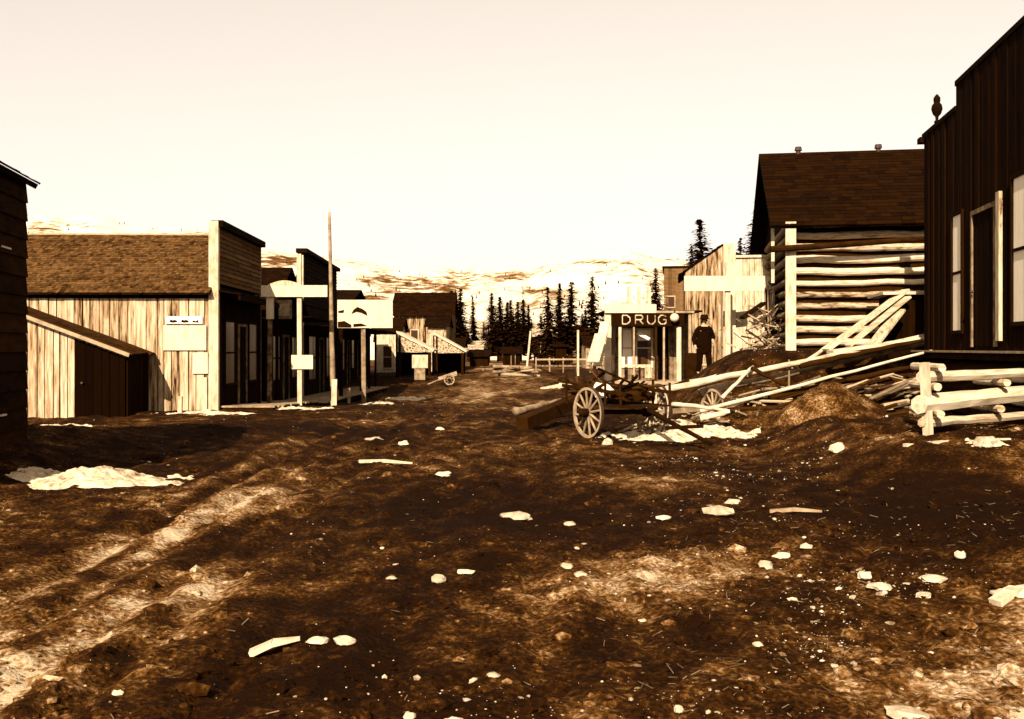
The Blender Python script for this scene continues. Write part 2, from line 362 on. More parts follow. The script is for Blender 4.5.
def shingles(mb, P, ulen, vlen, exp=.15, sw=.16, tr=(.1, .95), th=.022, over=.0):
    """P(u, v, n): point on the slope; u along eave, v up slope, n off the slope"""
    nr = max(1, round(vlen / exp)); e = vlen / nr
    for r_ in range(nr):
        u_ = 0
        rowt = random.uniform(-.12, .12)
        while u_ < ulen - .01:
            s_ = min(sw * random.uniform(.6, 1.5), ulen - u_)
            va = r_ * e - random.uniform(0, .028); vb = (r_ + 1) * e + .02
            na = th * random.uniform(.8, 1.5); t_ = min(1, max(0, random.uniform(*tr) + rowt))
            a, b = u_ + .003, u_ + s_ - .003
            mb.add([P(a, va, 0), P(b, va, 0), P(b, va, na), P(a, va, na), P(a, vb, 0), P(b, vb, 0), P(b, vb, .006), P(a, vb, .006)],
                   [(0, 1, 2, 3), (7, 6, 5, 4), (0, 4, 5, 1), (1, 5, 6, 2), (2, 6, 7, 3), (3, 7, 4, 0)], t_)
            u_ += s_
def slope_fn(p0, udir, vdir):
    p0 = Vector(p0); ud = Vector(udir).normalized(); vd = Vector(vdir).normalized(); nn = ud.cross(vd).normalized()
    if nn.z < 0: nn = -nn
    return lambda a, b, n: tuple(p0 + ud * a + vd * b + nn * n)
def window(root, Fm, u0, u1, z0, z1, frame='pale', blind=0, bars=True, d=.03, label=None):
    mb = MB(); t_ = .07
    for (a, b, c, e) in ((u0 - t_, u0, z0 - t_, z1 + t_), (u1, u1 + t_, z0 - t_, z1 + t_), (u0, u1, z1, z1 + t_), (u0, u1, z0 - t_, z0)):
        mb.fbox(Fm, a, b, c, e, d, d + .045, random.uniform(.5, .9))
    if bars: mb.fbox(Fm, u0, u1, (z0 + z1) / 2 - .025, (z0 + z1) / 2 + .025, d + .005, d + .035, .6)
    w_ = mb.build('window', M[frame], root)
    mb = MB(); mb.fbox(Fm, u0, u1, z0, z1, d - .02, d + .004, .5); mb.build('pane', M['glass'], w_)
    if blind:
        mb = MB(); mb.fbox(Fm, u0 + .02, u1 - .02, z1 - (z1 - z0) * blind, z1, d + .0045, d + .012, .6); mb.build('blind', M['curtain'], w_)
    if label: w_['label'] = label
    return w_
def door(root, Fm, u0, u1, z0, z1, mt='dark_v', d=.03, frame='greywood'):
    mb = MB()
    vboards(mb, lambda u, z, dd: Fm(u, z, dd + d), u0, u1, z0, lambda q: z1, .16, .02, (.1, .5), core=0)
    o = mb.build('door', M[mt], root)
    mb = MB(); t_ = .08
    for (a, b, c, e) in ((u0 - t_, u0, z0, z1 + t_), (u1, u1 + t_, z0, z1 + t_), (u0, u1, z1, z1 + t_)): mb.fbox(Fm, a, b, c, e, d, d + .05, .4)
    mb.build('frame', M[frame], o)
    mb = MB(); p = Vector(Fm(u1 - .1, z0 + 1.0, d + .04)); q = Vector(Fm(u1 - .1, z0 + 1.0, d + .10)); mb.tube(p, q, .025, .03, 8, .4); mb.build('handle', M['iron'], o)
    return o
FX = lambda u, z, d: (d, u, z)        # faces +X  (left row, street side)
FM = lambda u, z, d: (-d, u, z)       # faces -X  (right row, street side)
FC = lambda u, z, d: (u, -d, z)       # faces the camera
def at_x(Fm, off): return lambda u, z, d: tuple(Vector(Fm(u, z, d)) + Vector(off))

# ================================================================== LEFT SIDE
# --- near left log cabin (street wall only just in frame)
r = thing('log_cabin', 'dark log building with an overhanging eave cut off by the left edge of the picture', 'cabin', (-7.3, 15, .25), R(9.8))
mb = MB(); Ft = at_x(FX, (0, 0, 0))
mb.box(-4.4, -.12, -4.4, 0, -.1, 3.95, .2)
hboards(mb, FX, -4.4, 0, .0, 3.9, .27, .03, tr=(.1, .7)); mb.build('log_wall', M['darklog'], r)
mb = MB(); logs(mb, at_x(FC, (0, -4.4, 0)), -4.3, -.1, .0, 3.9, .26, 0, tr=(.1, .7)); mb.build('end_wall', M['darklog'], r)
mb = MB(); logs(mb, lambda u, z, d: (u, d, z), -4.3, -.1, .0, 3.9, .26, 0, tr=(.1, .7)); mb.build('end_wall', M['darklog'], r)
mb = MB()
for zc in np.arange(.26, 3.9, .26):
    for q in range(3):
        if random.random() < .22: a = random.uniform(-4.2, -.6); mb.box(.0, .05, a, a + random.uniform(.15, .5), zc - .015, zc + .01, .5)
mb.build('chinking', M['canvas'], r)['kind'] = 'stuff'
mb = MB()
P1 = slope_fn((.16, -4.8, 3.93), (0, 1, 0), (-1, 0, .55)); shingles(mb, P1, 4.9, 2.8, .2, .25)
mb.add([P1(0, 0, -.01), P1(4.9, 0, -.01), P1(4.9, 2.8, -.01), P1(0, 2.8, -.01), P1(0, 0, -.09), P1(4.9, 0, -.09), P1(4.9, 2.8, -.09), P1(0, 2.8, -.09)], MB.BOX and [(0, 1, 2, 3), (7, 6, 5, 4), (0, 4, 5, 1), (1, 5, 6, 2), (2, 6, 7, 3), (3, 7, 4, 0)], .3)
P2 = slope_fn((-4.9, -4.8, 3.93), (0, 1, 0), (1, 0, .55)); shingles(mb, P2, 5.1, 3.05, .3, .4)
mb.build('roof', M['darkshingle'], r)
mb = MB(); mb.fpoly(lambda u, z, d: (u, 0 - d, z), [(-4.5, 3.9), (-.0, 3.9), (-2.25, 5.2)], 0, .1, .3); mb.build('gable', M['dark_v'], r); mb = MB(); mb.fpoly(lambda u, z, d: (u, -4.4 - d, z), [(-4.5, 3.9), (-.0, 3.9), (-2.25, 5.2)], 0, .1, .3); mb.build('gable', M['dark_v'], r)

# --- shed leaning down to the right in front of the store's side wall
shx, shy = X(126, 25.0), 25.0
r = thing('lean_to_shed', 'low shed with a slanting plank roof and wide black panel of painted shade against the plank store wall', 'shed', (shx, shy, -.12))
top = lambda u: 1.70 - .372 * u
xd = X(75, 25) - shx
mb = MB(); vboards(mb, FC, -4.4, xd, 0, top, .2, tr=(.45, 1.0), gap=.02); mb.fpoly(FC, [(xd, top(xd) - .12), (0, top(0) - .12), (0, top(0)), (xd, top(xd))], -.1, .0, .2); mb.build('front_wall', M['plank_v'], r)
mb = MB(); vboards(mb, FX, .03, 1.5, 0, lambda u: 1.69, .22, tr=(.2, .7)); mb.build('side_wall', M['dark_v'], r)  # end wall's shade is put into its dark board colour
mb = MB(); vboards(mb, FC, xd + .01, -.01, 0, lambda q: top(q) - .125, .24, tr=(.1, .7)); dr_ = mb.build('door', M['shade_black'], r)  # black boards painted in for the shaded opening, not a real door
mb = MB(); mb.tube((xd + .2, -.03, .95), (xd + .2, -.09, .95), .03, .03, 8, .5); mb.build('handle', M['iron'], dr_)
mb = MB()
P = slope_fn((.16, -.15, 1.66), (0, 1, 0), (-1, 0, .372))
q = 0
while q < 1.62:
    b = random.uniform(.17, .24); b = min(b, 1.64 - q)
    j0, j1 = random.uniform(-.08, .03), 4.8
    mb.add([P(q, j0, n) for n in (0, .04)] + [P(q + b - .01, j0, n) for n in (0, .04)] + [P(q, j1, n) for n in (0, .04)] + [P(q + b - .01, j1, n) for n in (0, .04)],
           [(0, 1, 3, 2), (4, 6, 7, 5), (0, 4, 5, 1), (2, 3, 7, 6), (0, 2, 6, 4), (1, 5, 7, 3)], random.uniform(.1, .6)); q += b
mb.build('roof', M['roofwood'], r)
mb = MB(); mb.beam(P(-.035, -.0, -.02), P(-.035, 4.75, -.02), .04, .09, .9); mb.build('rake_board', M['greywood'], r)

# --- false front store with the plank side wall
r = thing('false_front_store', 'store with a plank side wall, brown shingle roof and tall square false front', 'store', (-7.85, 26.6, -.08), R(2.3))
mb = MB()
u_ = -8.2
vboards(mb, FC, -8.2, -.02, 0, lambda q: 3.38, .24, tr=(.25, 1.0), gap=.02, bottom_jit=.06); mb.build('side_wall', M['plank_v'], r)
mb = MB(); mb.box(-8.2, -.14, .14, 5.3, 0, 3.34, .3); mb.fpoly(lambda u, z, d: (-8.2 + d, u, z), [(0, 3.3), (5.4, 3.3), (2.7, 4.95)], 0, .1, .3); mb.build('inner_wall', M['dark_v'], r)
mb = MB()
rise = (5.05 - 3.36) / 2.7
P = slope_fn((-8.4, -.28, 3.38 - .28 * rise + .03), (1, 0, 0), (0, 1, rise)); sl_ = math.hypot(2.98, 2.98 * rise)
shingles(mb, P, 8.28, sl_, .115, .10, tr=(.2, .8))
mb.add([P(0, 0, -.06), P(8.28, 0, -.06), P(8.28, sl_, -.06), P(0, sl_, -.06), P(0, 0, -.002), P(8.28, 0, -.002), P(8.28, sl_, -.002), P(0, sl_, -.002)], [(0, 1, 2, 3), (7, 6, 5, 4), (0, 4, 5, 1), (1, 5, 6, 2), (2, 6, 7, 3), (3, 7, 4, 0)], .05)
P = slope_fn((-8.4, 5.68, 3.38 - .28 * rise + .03), (1, 0, 0), (0, -1, rise)); shingles(mb, P, 8.28, sl_, .3, .4)
rf = mb.build('roof', M['shingle'], r)
mb = MB(); mb.beam((-8.4, 2.68, 5.09), (-.14, 2.68, 5.09), .14, .05, .95); mb.build('ridge_board', M['greywood'], rf)
mb = MB(); mb.box(-8.3, -.15, -.06, -.02, 3.1, 3.26, .15); mb.build('eave_board', M['dark_h'], r)
mb = MB(); hboards(mb, FX, .12, 5.4, 3.5, 5.0, .13, tr=(.15, .8)); mb.build('false_front', M['lap'], r)
mb = MB(); mb.box(-.14, .16, -.02, 5.5, 5.0, 5.18, .2); mb.build('cornice', M['dark_h'], r)
mb = MB(); mb.box(-.16, .05, -.06, .10, 0, 5.16, .85); mb.box(-.20, .02, -.065, -.03, 0, 5.1, .75); mb.build('corner_board', M['pale'], r)
mb = MB(); mb.box(-.11, .03, 5.36, 5.48, 0, 5.0, .4); mb.build('corner_trim', M['greywood'], r)
mb = MB(); vboards(mb, FX, .12, 5.36, 0, lambda q: 3.42, .2, tr=(.1, .6)); mb.build('facade', M['dark_v'], r)  # darker than the side wall: the front's shade is in the colour
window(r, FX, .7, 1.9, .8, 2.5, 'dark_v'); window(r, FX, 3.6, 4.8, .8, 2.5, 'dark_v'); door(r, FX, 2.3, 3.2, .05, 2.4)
mb = MB()
P = slope_fn((.62, -.0, 3.2), (0, 1, 0), (-1, 0, .16)); q = .0
while q < 5.5:
    b = random.uniform(.18, .26)
    mb.add([P(q, 0, 0), P(q + b - .01, 0, 0), P(q + b - .01, 0, .03), P(q, 0, .03), P(q, .58, 0), P(q + b - .01, .58, 0), P(q + b - .01, .58, .03), P(q, .58, .03)], [(0, 1, 2, 3), (7, 6, 5, 4), (0, 4, 5, 1), (1, 5, 6, 2), (2, 6, 7, 3), (3, 7, 4, 0)], random.uniform(.1, .7)); q += b
mb.box(.55, .61, .05, 5.5, 3.06, 3.19, .3)
aw = mb.build('awning', M['dark_h'], r)
for yy in (2.6, 5.3):
    mb = MB(); mb.beam((.56, yy, .12), (.56, yy, 3.08), .09, .09, .3); mb.build('post', M['dark_v'], aw)
# notices on the side wall
mb = MB(); mb.box(-1.38, -.26, -.085, -.045, 1.72, 2.38, .9); nb = mb.build('notice_board', M['white'], r)
mb = MB(); mb.box(-1.32, -.36, -.09, -.05, 2.42, 2.62, .7); mb.build('notice_board', M['canvas'], r)
mb = MB()
for a in (-1.12, -.82, -.55): mb.fpoly(lambda u, z, d: (u, -.0905 - d, z), [(a - .1, 2.47), (a - .02, 2.45), (a + .09, 2.46), (a + .11, 2.5), (a + .03, 2.53), (a - .01, 2.51), (a - .07, 2.54)] if a < -.6 else [(a - .07, 2.46), (a + .1, 2.45), (a + .08, 2.53), (a + .02, 2.49), (a - .06, 2.52)], 0, .006, .2)
mb.build('lettering', M['ink'], nb)
mb = MB(); mb.box(-.62, -.22, -.08, -.045, 1.10, 1.66, .9); mb.build('paper_notice', M['white'], r)
mb = MB(); mb.box(-.36, -.24, -.075, -.045, 0, 1.0, .9); mb.build('batten', M['pale'], r)
mb = MB(); mb.beam((0, 0, 0), (.01, 0, .5), .1, .1, .85); tag(mb.build('marker_post', M['pale'], loc=(X(180, 25.6), 25.6, G(X(180, 25.6), 25.6) - .05)), 'short pale stub post beside the plank wall of the false front store', 'post')

# --- boardwalk on the left
def walk(x0, x1, y0, y1, label, zt=.22, slope=0, m='greywood', tr=(.4, 1)):
    r_ = thing('boardwalk', label, 'boardwalk', ((x0 + x1) / 2, y0, G((x0 + x1) / 2, y0) - .03))
    mb = MB(); q = 0
    while q < y1 - y0:
        b = random.uniform(.2, .28); zz = zt + slope * q
        mb.box(x0 - (x0 + x1) / 2 - random.uniform(0, .05), (x1 - x0) / 2 + random.uniform(0, .08), q, q + b - .015, zz - .04, zz + random.uniform(-.006, .006), random.uniform(*tr)); q += b
    mb.build('deck', M[m], r_)
    mb = MB()
    for s_ in (-1, 1): mb.beam((s_ * (x1 - x0) * .42, .02, zt - .12), (s_ * (x1 - x0) * .42, y1 - y0 - .02, zt - .12 + slope * (y1 - y0)), .14, .16, .5)
    for k in range(int((y1 - y0) / 1.5) + 1): mb.beam((-(x1 - x0) * .5 + .04, .06 + 1.5 * k, zt - .2 + slope * 1.5 * k), ((x1 - x0) * .5 - .04, .06 + 1.5 * k, zt - .2 + slope * 1.5 * k), .12, .28, .5)
    mb.build('joist', M['darkwood'], r_)
    return r_
walk(-7.75, -6.35, 26.7, 33.0, 'weathered plank boardwalk in front of the near false front store', .14, -.03)
walk(-7.9, -6.2, 33.3, 50.0, 'plank boardwalk running past the dark stores beyond the tall pole', .14, -.008)

# --- second building, low gabled, beyond the first store
r = thing('low_store', 'low dark gabled store between the two tall false fronts on the left', 'store', (-8.15, 33.0, -.3), R(2.3))
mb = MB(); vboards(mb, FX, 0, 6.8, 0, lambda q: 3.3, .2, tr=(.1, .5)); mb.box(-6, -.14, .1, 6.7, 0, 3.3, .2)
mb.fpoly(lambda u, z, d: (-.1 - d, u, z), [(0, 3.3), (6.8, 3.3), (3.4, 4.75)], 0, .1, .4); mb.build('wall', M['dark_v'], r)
mb = MB(); P = slope_fn((-6.3, -.3, 3.25), (1, 0, 0), (0, 1, .45)); shingles(mb, P, 6.6, 4.06, .2, .2); P = slope_fn((-6.3, 7.1, 3.25), (1, 0, 0), (0, -1, .45)); shingles(mb, P, 6.6, 4.06, .3, .4); mb.build('roof', M['darkshingle'], r)
window(r, FX, 1.0, 2.4, .9, 2.4, 'dark_v'); window(r, FX, 4.6, 5.8, .9, 2.4, 'dark_v'); door(r, FX, 3.0, 3.95, .05, 2.4)
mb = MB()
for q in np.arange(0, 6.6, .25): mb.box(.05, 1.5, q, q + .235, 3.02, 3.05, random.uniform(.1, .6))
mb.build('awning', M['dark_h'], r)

# --- third, second tall false front
r = thing('second_false_front_store', 'dark store with a tall false front and pale corner board behind the tall pole', 'store', (-8.42, 40.2, -.42), R(2.3))
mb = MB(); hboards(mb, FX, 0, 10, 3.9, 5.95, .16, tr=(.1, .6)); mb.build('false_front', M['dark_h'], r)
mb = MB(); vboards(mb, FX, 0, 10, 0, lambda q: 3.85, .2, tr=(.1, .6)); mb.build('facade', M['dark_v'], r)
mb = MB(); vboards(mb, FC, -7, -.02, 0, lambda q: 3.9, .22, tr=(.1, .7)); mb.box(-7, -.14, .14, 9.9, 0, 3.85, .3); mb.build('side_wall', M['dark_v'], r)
mb = MB(); P = slope_fn((-7.2, -.3, 3.75), (1, 0, 0), (0, 1, .3)); shingles(mb, P, 7.05, 5.53, .22, .25); P = slope_fn((-7.2, 10.3, 3.75), (1, 0, 0), (0, -1, .3)); shingles(mb, P, 7.05, 5.53, .4, .5); mb.build('roof', M['shingle'], r)
mb = MB(); mb.box(-.2, .04, -.07, .07, 0, 5.85, .8); mb.build('corner_board', M['pale'], r)
mb = MB(); mb.box(-.25, .2, -.1, 10.1, 5.95, 6.12, .3); mb.build('cornice', M['dark_h'], r)
window(r, FX, 1.2, 3.2, .8, 2.6, 'dark_v'); window(r, FX, 6.2, 8.2, .8, 2.6, 'dark_v'); door(r, FX, 4.2, 5.3, .05, 2.5)
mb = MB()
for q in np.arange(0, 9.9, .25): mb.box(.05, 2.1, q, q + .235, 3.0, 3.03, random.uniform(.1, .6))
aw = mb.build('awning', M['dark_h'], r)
for yy in (3.0, 6.5, 9.6):
    mb = MB(); mb.beam((2.0, yy, -.1), (2.0, yy, 3.0), .1, .1, .5); mb.build('post', M['dark_v'], aw)

# --- over-walk sign frame (white cross board), notice, posts
def post(name, label, px, Y, ytop, ybase=None, wd=.12, m='pale', tone=.8, cat='post', lean=0):
    x = X(px, Y); z0 = G(x, Y) - .1; mb = MB(); h = Z(ytop, Y) - z0
    mb.beam((0, 0, 0), (lean, 0, h), wd, wd, tone); return tag(mb.build(name, M[m], loc=(x, Y, z0)), label, cat)
Y = 29.6; x0 = X(300, Y); z0 = G(x0, Y) - .1
r = thing('overhead_sign', 'long blank white signboard over the boardwalk on two posts, left of the tall pole', 'sign', (x0, Y, z0))
mb = MB(); mb.beam((0, 0, 0), (-.02, 0, Z(254, Y) - z0), .13, .11, .8); mb.build('post', M['pale'], r)
mb = MB(); mb.beam((X(270, Y) - x0 - .02, .02, 0), (X(270, Y) - x0, .02, Z(319, Y) - z0 - .003), .12, .1, .15); mb.build('post', M['greywood'], r)
mb = MB(); mb.beam((X(270, Y) - x0, .02, Z(319, Y) - z0), (X(270, Y) - x0, .02, Z(297, Y) - z0 - .003), .2, .12, .9); mb.build('bracket', M['white'], r)
mb = MB(); mb.box(X(262, Y) - x0, X(328, Y) - x0, -.12, -.065, Z(297, Y) - z0, Z(285.5, Y) - z0, .9)
n = 12; pts = [(X(268, Y) - x0 + k / n * X(547, Y), Z(285.5, Y) - z0 + .005 + .14 * math.sin(math.pi * k / n)) for k in range(n + 1)]
mb.fpoly(lambda u, z, d: (u, -.065 - d, z), pts, 0, .05, .5); mb.build('signboard', M['white'], r)
mb = MB(); mb.box(X(292, Y) - x0, X(313.5, Y) - x0, -.1, -.06, Z(369, Y) - z0, Z(355, Y) - z0, .9); mb.build('notice_board', M['white'], r)
mb = MB(); mb.tube((0, 0, 0), (.0, 0, .02), .01); 
# panel whose pale centre paints the glow of a shop window behind
mb = MB(); mb.box(-.25, .25, 0, .04, 0, .62, .35); mb.box(-.18, .18, -.01, .03, .1, .5, .8)
tag(mb.build('window_glow_panel', M['greywood'], loc=(X(284, 32.6), 32.6, Z(319, 32.6))), 'small panel with a pale painted window glow under the long white signboard', 'sign')
mb = MB()
# tall pole
Y = 31.0; x = X(331, Y); z0 = G(x, Y) - .3; mb = MB()
mb.tube((.08, 0, 0), (-.05, 0, Z(212, Y) - z0), .095, .04, 12, .6, seg=14, wob=.008)
tag(mb.build('tall_pole', M['greywood'], loc=(x, Y, z0), smooth=True), 'tall bare wooden pole rising above the roofs beside the left boardwalk', 'pole')
mb = MB(); mb.beam((0, 0, 0), (.02, 0, .95), .16, .1, .8); tag(mb.build('stub_post', M['pale'], loc=(X(334, 30.4), 30.4, G(X(334, 30.4), 30.4) - .1)), 'short pale post at the foot of the tall pole', 'post')

# --- white sign with the dark bird-like mark
Y = 38.0; x0 = X(364, Y); z0 = G(x0, Y) - .1
r = thing('overhead_sign', 'big white signboard with a dark spread winged mark above the left boardwalk', 'sign', (x0, Y, z0))
mb = MB(); mb.beam((.0, 0, 0), (-.03, 0, Z(302, Y) - z0), .16, .13, .45); mb.build('post', M['greywood'], r)
mb = MB(); mb.beam((X(341, Y) - x0, .0, 0), (X(341, Y) - x0, 0, Z(302, Y) - z0), .14, .13, .1); mb.build('post', M['darkwood'], r)
mb = MB(); mb.box(X(338, Y) - x0, X(393, Y) - x0, -.14, -.085, Z(328, Y) - z0, Z(300, Y) - z0, .95); sb = mb.build('signboard', M['white'], r)
def sg(px, py): return (X(px, Y) - x0, Z(py, Y) - z0)
mb = MB(); FS = lambda u, z, d: (u, -.141 - d, z)
mb.fpoly(FS, [sg(352, 314), sg(354, 310), sg(358, 307), sg(363, 309), sg(367, 312), sg(368, 316), sg(362, 313), sg(357, 312)], 0, .012, .3)
mb.fpoly(FS, [sg(338.5, 322), sg(345, 321), sg(352, 325), sg(352, 327.5), sg(338.5, 327.5)], 0, .012, .3)
mb.fpoly(FS, [sg(339, 311), sg(345, 310), sg(344, 313), sg(339, 313)], 0, .012, .3)
mb.fpoly(FS, [sg(354, 324), sg(362, 323.5), sg(368, 326), sg(354, 327)], 0, .012, .3)
mb.build('painted_mark', M['ink'], sb)
for (px, a, lab) in ((349, 388, 'pale short plank standing on end below the winged signboard'),):
    post('upright_plank', lab, px, 36.5, a, wd=.1, m='greywood')

# --- row beyond: fourth building
r = thing('long_dark_store', 'long dark store behind the winged signboard with a snow edged roof', 'store', (-8.95, 51.0, -.35), R(2.3))
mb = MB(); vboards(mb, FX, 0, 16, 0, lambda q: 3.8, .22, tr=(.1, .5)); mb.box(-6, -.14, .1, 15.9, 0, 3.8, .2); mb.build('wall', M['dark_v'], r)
mb = MB(); P = slope_fn((-6.2, -.3, 3.8), (1, 0, 0), (0, 1, .2)); shingles(mb, P, 6.6, 8.5, .3, .4); P = slope_fn((-6.2, 16.3, 3.8), (1, 0, 0), (0, -1, .2)); shingles(mb, P, 6.6, 8.5, .3, .4); mb.build('roof', M['darkshingle'], r)
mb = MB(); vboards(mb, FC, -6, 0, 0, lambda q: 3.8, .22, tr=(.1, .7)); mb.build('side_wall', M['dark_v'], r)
for a in (1.5, 6, 11): window(r, FX, a, a + 1.4, .9, 2.5, 'dark_v')
door(r, FX, 4, 5, .05, 2.4); door(r, FX, 9, 10, .05, 2.4)
mb = MB()
for q in np.arange(0, 15.8, .3): mb.box(.05, 2.4, q, q + .285, 2.95, 2.98, random.uniform(.1, .6))
mb.build('awning', M['dark_h'], r)

# --- small cabins generic: camera-facing eave side, gable roof, ridge along X
def cabin(name, label, px0, px1, Y, ybase, yeave, yridge, wall='plank_v', roofm='darkshingle', tr=(.2, .9), dep=4.5, cat='cabin', snow=False, win=((.25, .4),), dr=.6, rz=0, chim=None, basez=None, over=.3):
    x0, x1 = X(px0, Y), X(px1, Y); zb = Z(ybase, Y) if basez is None else basez; h = Z(yeave, Y) - zb; hr = Z(yridge, Y + dep / 2) - zb; w_ = x1 - x0
    r = thing(name, label, cat, (x0, Y, zb), rz)
    mb = MB(); vboards(mb, FC, 0, w_, -.3, lambda q: h, .24, tr=tr); mb.box(.05, w_ - .05, .13, dep, -.3, h, .2)
    for (xx, s_) in ((0, -1), (w_, 1)):
        mb.fpoly(lambda u, z, d: (xx + s_ * d, u, z), [(0, -.3), (dep, -.3), (dep, h), (dep / 2, hr - .08), (0, h)], -.1, .02, random.uniform(*tr))
    mb.build('wall', M[wall], r)
    mb = MB(); k = (hr - h) / (dep / 2)
    for (y0, s_) in ((-over, 1), (dep + over, -1)):
        P = slope_fn((-over, y0, h - over * k + .02), (1, 0, 0), (0, s_, k)); sl = math.hypot(dep / 2 + over, (dep / 2 + over) * k)
        shingles(mb, P, w_ + 2 * over, sl, .3, .35); 
    rf = mb.build('roof', M['snow' if snow else roofm], r)
    if chim:
        for c_ in chim: mb = MB(); mb.tube((w_ * c_, dep / 2, hr - .25), (w_ * c_, dep / 2, hr + .45), .1, .1, 10, .5); mb.tube((w_ * c_, dep / 2, hr + .45), (w_ * c_, dep / 2, hr + .52), .15, .06, 10, .5); mb.build('stovepipe', M['iron'], rf)
    for a, b in win: window(r, FC, w_ * a, w_ * b, h * .35, h * .72, 'pale' if wall[0] != 'd' else 'greywood')
    if dr: door(r, FC, w_ * dr, w_ * dr + min(.9, w_ * .2), -.1, min(2, h * .85))
    return r
# big dark-roofed building closing the left row
cabin('wide_cabin', 'wide cabin with a large dark roof closing the left row of stores', 394, 451, 78, 372, 314, 293, 'plank_v', 'darkshingle', tr=(.0, .45), dep=6, win=((.3, .42), (.75, .88)), dr=.52)
cabin('tall_narrow_cabin', 'narrow pale plank building with windows left of the first snow covered porch', 375, 399, 69.5, 388, 330, 318, 'pale', 'darkshingle', (.4, .9), dep=4, win=((.35, .7),), dr=0)
# snow-covered porches
def porch(label, pxa, pxb, Y, ytop, ybot, dep=3.2):
    xa, xb = X(pxa, Y), X(pxb, Y); zb = G(xa, Y) - .1
    r = thing('snowy_porch', label, 'porch', (xa, Y, zb))
    h0, h1 = Z(ytop, Y) - zb, Z(ybot, Y) - zb; w_ = xb - xa
    mb = MB(); mb.fpoly(FC, [(-.1, h1 - .06), (w_ + .1, h1 - .06), (-.1, h0 - .06)], -.08, 0, .3) ; mb.build('gable_board', M['snow'], r)
    mb = MB(); n = 8
    vs = []; 
    mb.fpoly(lambda u, z, d: (u, d, z), [(-.15, h0 - .02), (w_ + .2, h1 - .02), (w_ + .25, h1 + .08), (-.15, h0 + .12)], -.12, dep, .9); mb.build('snow_roof', M['snow'], r)
    for (a, b) in ((.05, .02), (w_ - .05, .02), (w_ - .05, dep - .2)):
        mb = MB(); hh = h1 - .02 + (h0 - h1) * (1 - a / w_) - .05 if a < w_ - .1 else h1 - .07
        mb.beam((a, b, 0), (a, b, hh), .12, .12, .5); mb.build('post', M['darkwood'], r)
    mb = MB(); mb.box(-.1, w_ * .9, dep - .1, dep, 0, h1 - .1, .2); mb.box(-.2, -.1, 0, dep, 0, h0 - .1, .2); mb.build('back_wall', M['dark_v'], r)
    return r
porch('porch with a steep snow covered roof beside the narrow pale building', 399, 430, 60, 333, 351)
porch('farther porch with a snow covered roof sloping down to the street', 436, 463, 66, 334, 352)
mb = MB(); mb.box(-.45, .45, -.03, .03, .0, .75, .7); tag(mb.build('board_panel', M['pale'], loc=(X(420, 57), 57, Z(368, 57))), 'pale board panel leaning in the shade of the first snowy porch', 'board')
mb = MB(); mb.box(-.3, .3, -.3, .3, 0, .65, .5); mb.box(-.33, .33, -.33, .33, .65, .7, .8); tag(mb.build('wooden_crate', M['greywood'], loc=(X(420, 56.9), 57, Z(368, 57) - .67)), 'squat wooden crate standing under the leaning board panel', 'crate')
# upturned sledge / handcart
x, Y = X(448, 55), 55.0
r = thing('handcart', 'small pale handcart tipped on its shafts beside the snowy porches', 'cart', (x, Y, G(x, Y)))
mb = MB(); mb.beam((-.5, 0, .3), (.5, .0, .55), .6, .06, .9); mb.beam((-.5, -.3, .35), (.5, -.3, .68), .04, .18, .8); mb.build('bed', M['greywood'], r)
mb = MB(); mb.beam((-.5, -.2, .3), (-1.1, -.2, .04), .05, .05, .6); mb.beam((-.5, .2, .3), (-1.1, .2, .04), .05, .05, .6); mb.build('shaft', M['greywood'], r)
def ring(mb, c, ax, r0, wd, th, n=28, tone=.5):
    """felloe ring: radial thickness th, width wd, axis ax"""
    a = Vector(ax).normalized(); up = Vector((0, 0, 1)); s_ = a.cross(up).normalized(); vs = []
    for k in range(n):
        an = 2 * math.pi * k / n; dr = s_ * math.cos(an) + up * math.sin(an)
        for rr in (r0, r0 - th):
            for ww in (-wd / 2, wd / 2): vs.append(Vector(c) + dr * rr + a * ww)
    fs = []
    for k in range(n):
        p = 4 * k; q = 4 * ((k + 1) % n)
        fs += [(p, q, q + 1, p + 1), (p + 2, p + 3, q + 3, q + 2), (p, p + 2, q + 2, q), (p + 1, q + 1, q + 3, p + 3)]
    mb.add(vs, fs, tone)
def wheel(root, c, ax, rad, mt='greywood', ns=12, wd=.055, th=.06):
    c = Vector(c); a = Vector(ax).normalized()
    mb = MB(); ring(mb, c, a, rad - .008, wd, th, 32, .8); wl = mb.build('wheel', M[mt], root)
    mb = MB(); ring(mb, c, a, rad, wd + .008, .008, 32, .4); mb.build('tyre', M['iron'], wl)
    mb = MB(); mb.tube(c - a * .15, c + a * .15, .085, .075, 12, .5); mb.tube(c - a * .19, c - a * .15, .04, .06, 10, .5); mb.build('hub', M['darkwood'], wl)
    up = Vector((0, 0, 1)); s_ = a.cross(up).normalized()
    for k in range(ns):
        an = 2 * math.pi * (k + .3) / ns; dr = s_ * math.cos(an) + up * math.sin(an)
        mb = MB(); mb.tube(c + dr * .07, c + dr * (rad - th * .7), .026, .018, 6, random.uniform(.5, .9)); mb.build('spoke', M[mt], wl)
    return wl
wheel(r, (.1, -.42, .3), (0, 1, 0), .3, ns=8); wheel(r, (.1, .42, .3), (0, 1, 0), .3, ns=8)
mb = MB(); mb.tube((.1, -.45, .3), (.1, .45, .3), .03, .03, 8, .4); mb.build('axle', M['iron'], r)

